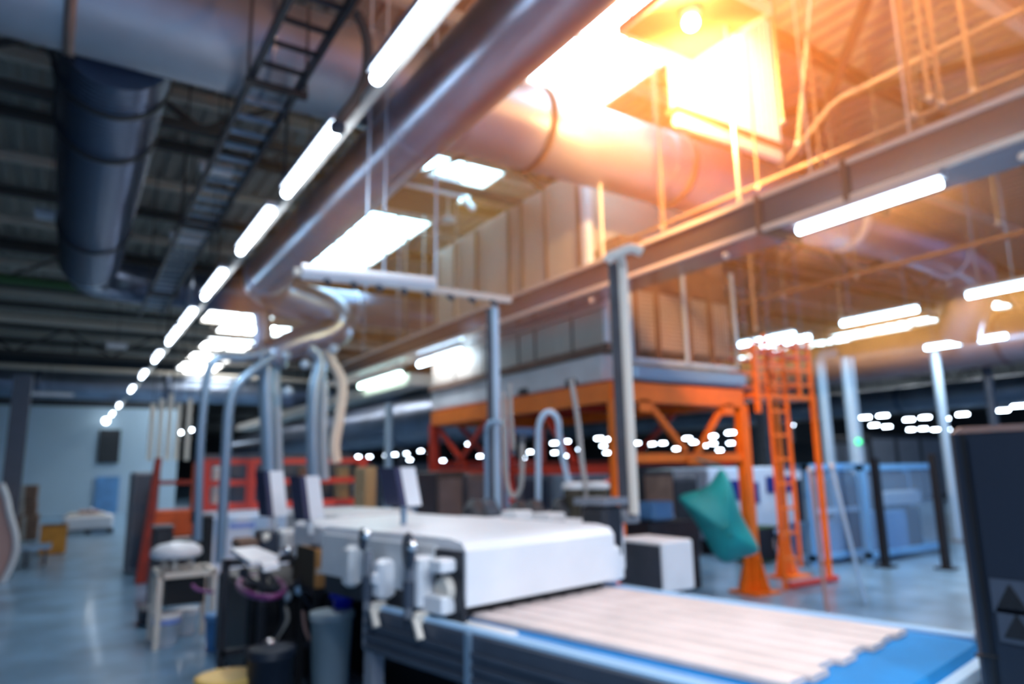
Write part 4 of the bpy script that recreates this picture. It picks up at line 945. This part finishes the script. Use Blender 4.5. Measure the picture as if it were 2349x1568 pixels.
# glass cabins
def cabin(px0, py0, px1, py1, foot, label, dpt=.5):
    Y = aZ((px0+px1)/2, foot, 0).y; x0, x1, z0, z1 = fy(px0, py0, px1, py1, Y); z0 = .08
    t = thing('glass_cabin', label, 'machine enclosure', ((x0+x1)/2, Y, 0)); e = .045; b = MB()
    for x in (x0, x1-e*2):
        for y in (Y, Y+dpt): b.box(x, x+e*2, y, y+e*2, 0, z1)
    for z in (z0, z1-e*2):
        for y in (Y, Y+dpt): b.box(x0, x1, y, y+e*2, z, z+e*2)
        for x in (x0, x1-e*2): b.box(x, x+e*2, Y, Y+dpt, z, z+e*2)
    part(b, 'frame', 'cabin_blue', t); part(MB().box(x0+e*2, x1-e*2, Y+.03, Y+.04, z0+e*2, z1-e*2), 'glass_front', 'glass', t)
    return t, x0, x1, z1, Y
t, x0, x1, z1, Y = cabin(1868, 1062, 1985, 1292, 1292, 'light blue framed glass cabin nearest the leaning white poles')
w_ = x1-x0
part(MB().rbox(x0+.1, x1-.1, Y+.12, Y+.45, .1, z1*.42, .02), 'lower_cabinet', 'light_blue', t); part(MB().rbox(x0+w_*.15, x0+w_*.6, Y+.2, Y+.45, z1*.42, z1*.85, .02), 'inner_unit', 'slate', t)
part(MB().box(x0+.1, x1-.1, Y+.05, Y+.1, z1*.5, z1*.55), 'shelf', 'frost_blue', t)
t, x0, x1, z1, Y = cabin(1996, 1062, 2148, 1282, 1282, 'wide light blue framed glass cabin between the two dark posts')
w_ = x1-x0
part(MB().rbox(x0+w_*.25, x0+w_*.6, Y+.12, Y+.4, .1, z1*.5, .02), 'inner_unit', 'light_blue', t); part(MB().rbox(x0+w_*.4, x0+w_*.9, Y+.2, Y+.4, z1*.55, z1*.7, .02), 'inner_arm', 'pale_steel', t)
part(MB().rbox(x0+w_*.65, x1-.15, Y+.3, Y+.45, .1, z1*.5, .02), 'inner_unit', 'charcoal', t)
part(MB().box(x0+.12, x1-.12, Y+.46, Y+.48, .1, z1-.15), 'back_panel', 'slate', t)
for px, py, fpx, fpy, lab in ((2008, 1050, 2032, 1300, 'dark steel post between the two glass cabins'), (2158, 1040, 2172, 1305, 'dark steel post at the outer side of the wide glass cabin')):
    f_ = aZ(fpx, fpy, 0); h = aY(px, py, f_.y).z; t = thing('guard_post', lab, 'post', f_)
    part(MB().box(f_.x-.05, f_.x+.05, f_.y-.05, f_.y+.05, 0, h), 'shaft', 'black', t); part(MB().box(f_.x-.12, f_.x+.12, f_.y-.12, f_.y+.12, 0, .03), 'foot_plate', 'black', t)
# pale round columns at right
for px, pyt, foot, r, lab in ((1942, 820, 1200, .125, 'thick pale steel pipe column behind the glass cabins'), (1882, 835, 1190, .10, 'slim pale pipe column with bent top behind the ladder tower'), (2142, 798, 1190, .09, 'slim pale column carrying a tube lamp'), (2262, 840, 1180, .09, 'dim far column above the navy cabinet'), (893, 925, 1160, .10, 'grey square stub column beside the dark low duct')):
    f_ = aZ(px+12, foot+60, 0) if px != 893 else aZ(px, 1230, 0); tp = aY(px, pyt, f_.y); t = thing('pipe_column', lab, 'column', (tp.x, f_.y, 0))
    part(MB().tube([(tp.x, f_.y, 0), (tp.x, f_.y, tp.z)], r, 18), 'shaft', 'pale_steel' if px < 2200 else 'slate', t); part(MB().lathe((tp.x, f_.y, 0), [(r*1.6, 0), (r*1.6, .03), (r, .06)], 18), 'foot_flange', 'mid_grey', t)
    if px == 1882: part(MB().tube(curve([(tp.x, f_.y, tp.z-.02), (tp.x+.1, f_.y, tp.z+.2), (tp.x+.5, f_.y, tp.z+.28)], 5), r, 14), 'bent_top', 'pale_steel', t)
_f = aZ(1954, 1260, 0).y
tag(MB().ball((aY(1942, 820, _f).x-.1, _f-.12, aY(1937, 1013, _f).z), .06).build('signal_light', 'green_led'), 'small green signal light beside the thick pale pipe column', 'light')

# ------------------------------------------------------------------ left aisle clutter
def stack(px0, px1, pys, foot, m, labs, name, cat, grp, dpt=.9):
    Y = aZ((px0+px1)/2, foot, 0).y; zprev = 0
    for (py, dx), lab in zip(pys, labs):
        x0, x1, _, z1 = fy(px0+dx, py, px1+dx, py+5, Y)
        t = thing(name, lab, cat, ((x0+x1)/2, Y, zprev), grp); part(MB().rbox(x0, x1, Y, Y+dpt, zprev, z1-.004, .02), 'body', m, t)
        part(MB().box((x0+x1)/2-.04, (x0+x1)/2+.04, Y-.005, Y, zprev+.01, z1-.01), 'tape', 'tape', t); zprev = z1
stack(20, 88, [(1205, 0), (1180, 2), (1150, -2), (1112, 0)], 1240, 'brown', ['brown carton by the aisle, bottom of its stack', 'brown carton by the aisle, second from the bottom', 'brown carton by the aisle, second from the top', 'brown carton by the aisle, topmost of its stack'], 'carton', 'carton', 'brown cartons stacked by the aisle')
Y = aZ(125, 1270, 0).y
x0, x1, z0, z1 = fy(88, 1203, 156, 1265, Y)
t = thing('crate', 'amber orange crate standing at the aisle before the white pallet load', 'crate', (x0, Y, 0)); part(MB().rbox(x0, x1, Y, Y+.6, .0, z1, .02), 'body', 'amber', t); part(MB().box(x0-.01, x1+.01, Y-.01, Y+.61, z1-.04, z1), 'rim', 'cardboard', t)
Y = aZ(200, 1225, 0).y
x0, x1, z0, z1 = fy(142, 1180, 262, 1222, Y)
t = thing('pallet_load', 'white wrapped pallet load by the end wall', 'pallet load', (x0, Y, 0)); part(MB().rbox(x0, x1, Y, Y+1.2, .12, z1, .05), 'load', 'white', t)
b = MB()
for i in range(3): xx = x0+(x1-x0)*i/2.2; b.box(xx, xx+.12, Y, Y+1.2, 0, .1)
b.box(x0, x1, Y, Y+1.2, .09, .12); part(b, 'pallet', 'charcoal', t)
t2_ = thing('folded_sheets', 'heap of folded cream sheets on top of the white pallet load', 'sheets', (x0, Y, z1))
for i in range(3): part(MB().rbox(x0+.1+.25*i, x1-.2-.15*i, Y+.2, Y+1.0, z1+.001+.06*i, z1+.06+.06*i, .02), 'sheet', ('cream_metal', 'pinkish', 'white')[i], t2_)
# curved pale machine edge at the frame's left edge
b = MB(); Yq = aZ(20, 1335, 0).y; pts = []
for px, py in ((2, 1110), (14, 1140), (22, 1180), (34, 1220), (36, 1260), (24, 1300), (4, 1335)): pts.append(aY(px, py, Yq))
pts[-1].z = 0
poly = pts+[Vector((pts[0].x-1.2, Yq, 0)), Vector((pts[0].x-1.2, Yq, pts[0].z))]
t = thing('wrapped_roll', 'pale curved wrapped roll standing at the frame edge', 'roll', (pts[0].x, Yq, 0)); part(MB().prism(poly, (0, .8, 0)), 'wrap', 'pinkish', t)
part(MB().tube(curve(pts, 4), .05, 10), 'edge', 'offwhite', t)
Y = aZ(75, 1300, 0).y
t = thing('trolley', 'grey flat trolley on castors between the cartons and the aisle', 'trolley', aZ(75, 1300, 0)); x0, x1, z0, z1 = fy(45, 1250, 118, 1285, Y)
part(MB().box(x0, x1, Y, Y+.7, z1-.06, z1), 'deck', 'steel', t)
for xx in (x0+.08, x1-.08):
    for yy in (Y+.08, Y+.6): part(MB().box(xx-.02, xx+.02, yy-.02, yy+.02, .1, z1-.06), 'leg', 'slate', t); part(MB().lathe((xx-.02, yy, .06), [(.05, 0), (.06, .01), (.06, .03), (.05, .04)], 14, (1, 0, 0)), 'castor', 'black', t)
# further machines in the depth of the hall
for (px0, py0, px1, py1, Y, m, lab) in (
        (1900, 1010, 1990, 1060, 14, 'wall_dark', 'dark machine block behind the glass cabins, left one'),
        (2000, 1000, 2160, 1060, 15, 'charcoal', 'dark machine block behind the wide glass cabin'),
        (540, 1050, 640, 1100, 26, 'steel', 'grey far machine seen behind the red window frames'),
        (860, 1060, 990, 1110, 24, 'slate', 'slate far machine behind the slim monitor'),
        (1000, 1062, 1300, 1100, 30, 'slate', 'long low slate machine far behind the orange frame'),
        (1300, 1050, 1700, 1100, 34, 'dark_grey', 'long low dark machine far behind the teal sack')):
    cab(px0, py0, px1, py1, Y, 1.5, m, lab, 'machine', 'machine_block', m2='mid_grey', doors=3)

# ------------------------------------------------------------------ orange-tinted haze volume added to imitate the lens flare veil
hz = bpy.data.materials.new('flare_haze'); hz.use_nodes = True; nt = hz.node_tree; nt.nodes.clear()
o = nt.nodes.new('ShaderNodeOutputMaterial'); v = nt.nodes.new('ShaderNodeVolumeScatter'); v.inputs['Color'].default_value = (1, .34, .07, 1); v.inputs['Density'].default_value = .12; v.inputs['Anisotropy'].default_value = .2
nt.links.new(v.outputs[0], o.inputs['Volume']); MATS['haze'] = hz
h = MB().box(1.5, 12.5, .7, 10, 3.0, CEIL-.3).build('haze', 'haze'); h['kind'] = 'stuff'; h['label'] = 'thin orange haze added under the roof to imitate lens flare'; h['category'] = 'haze'
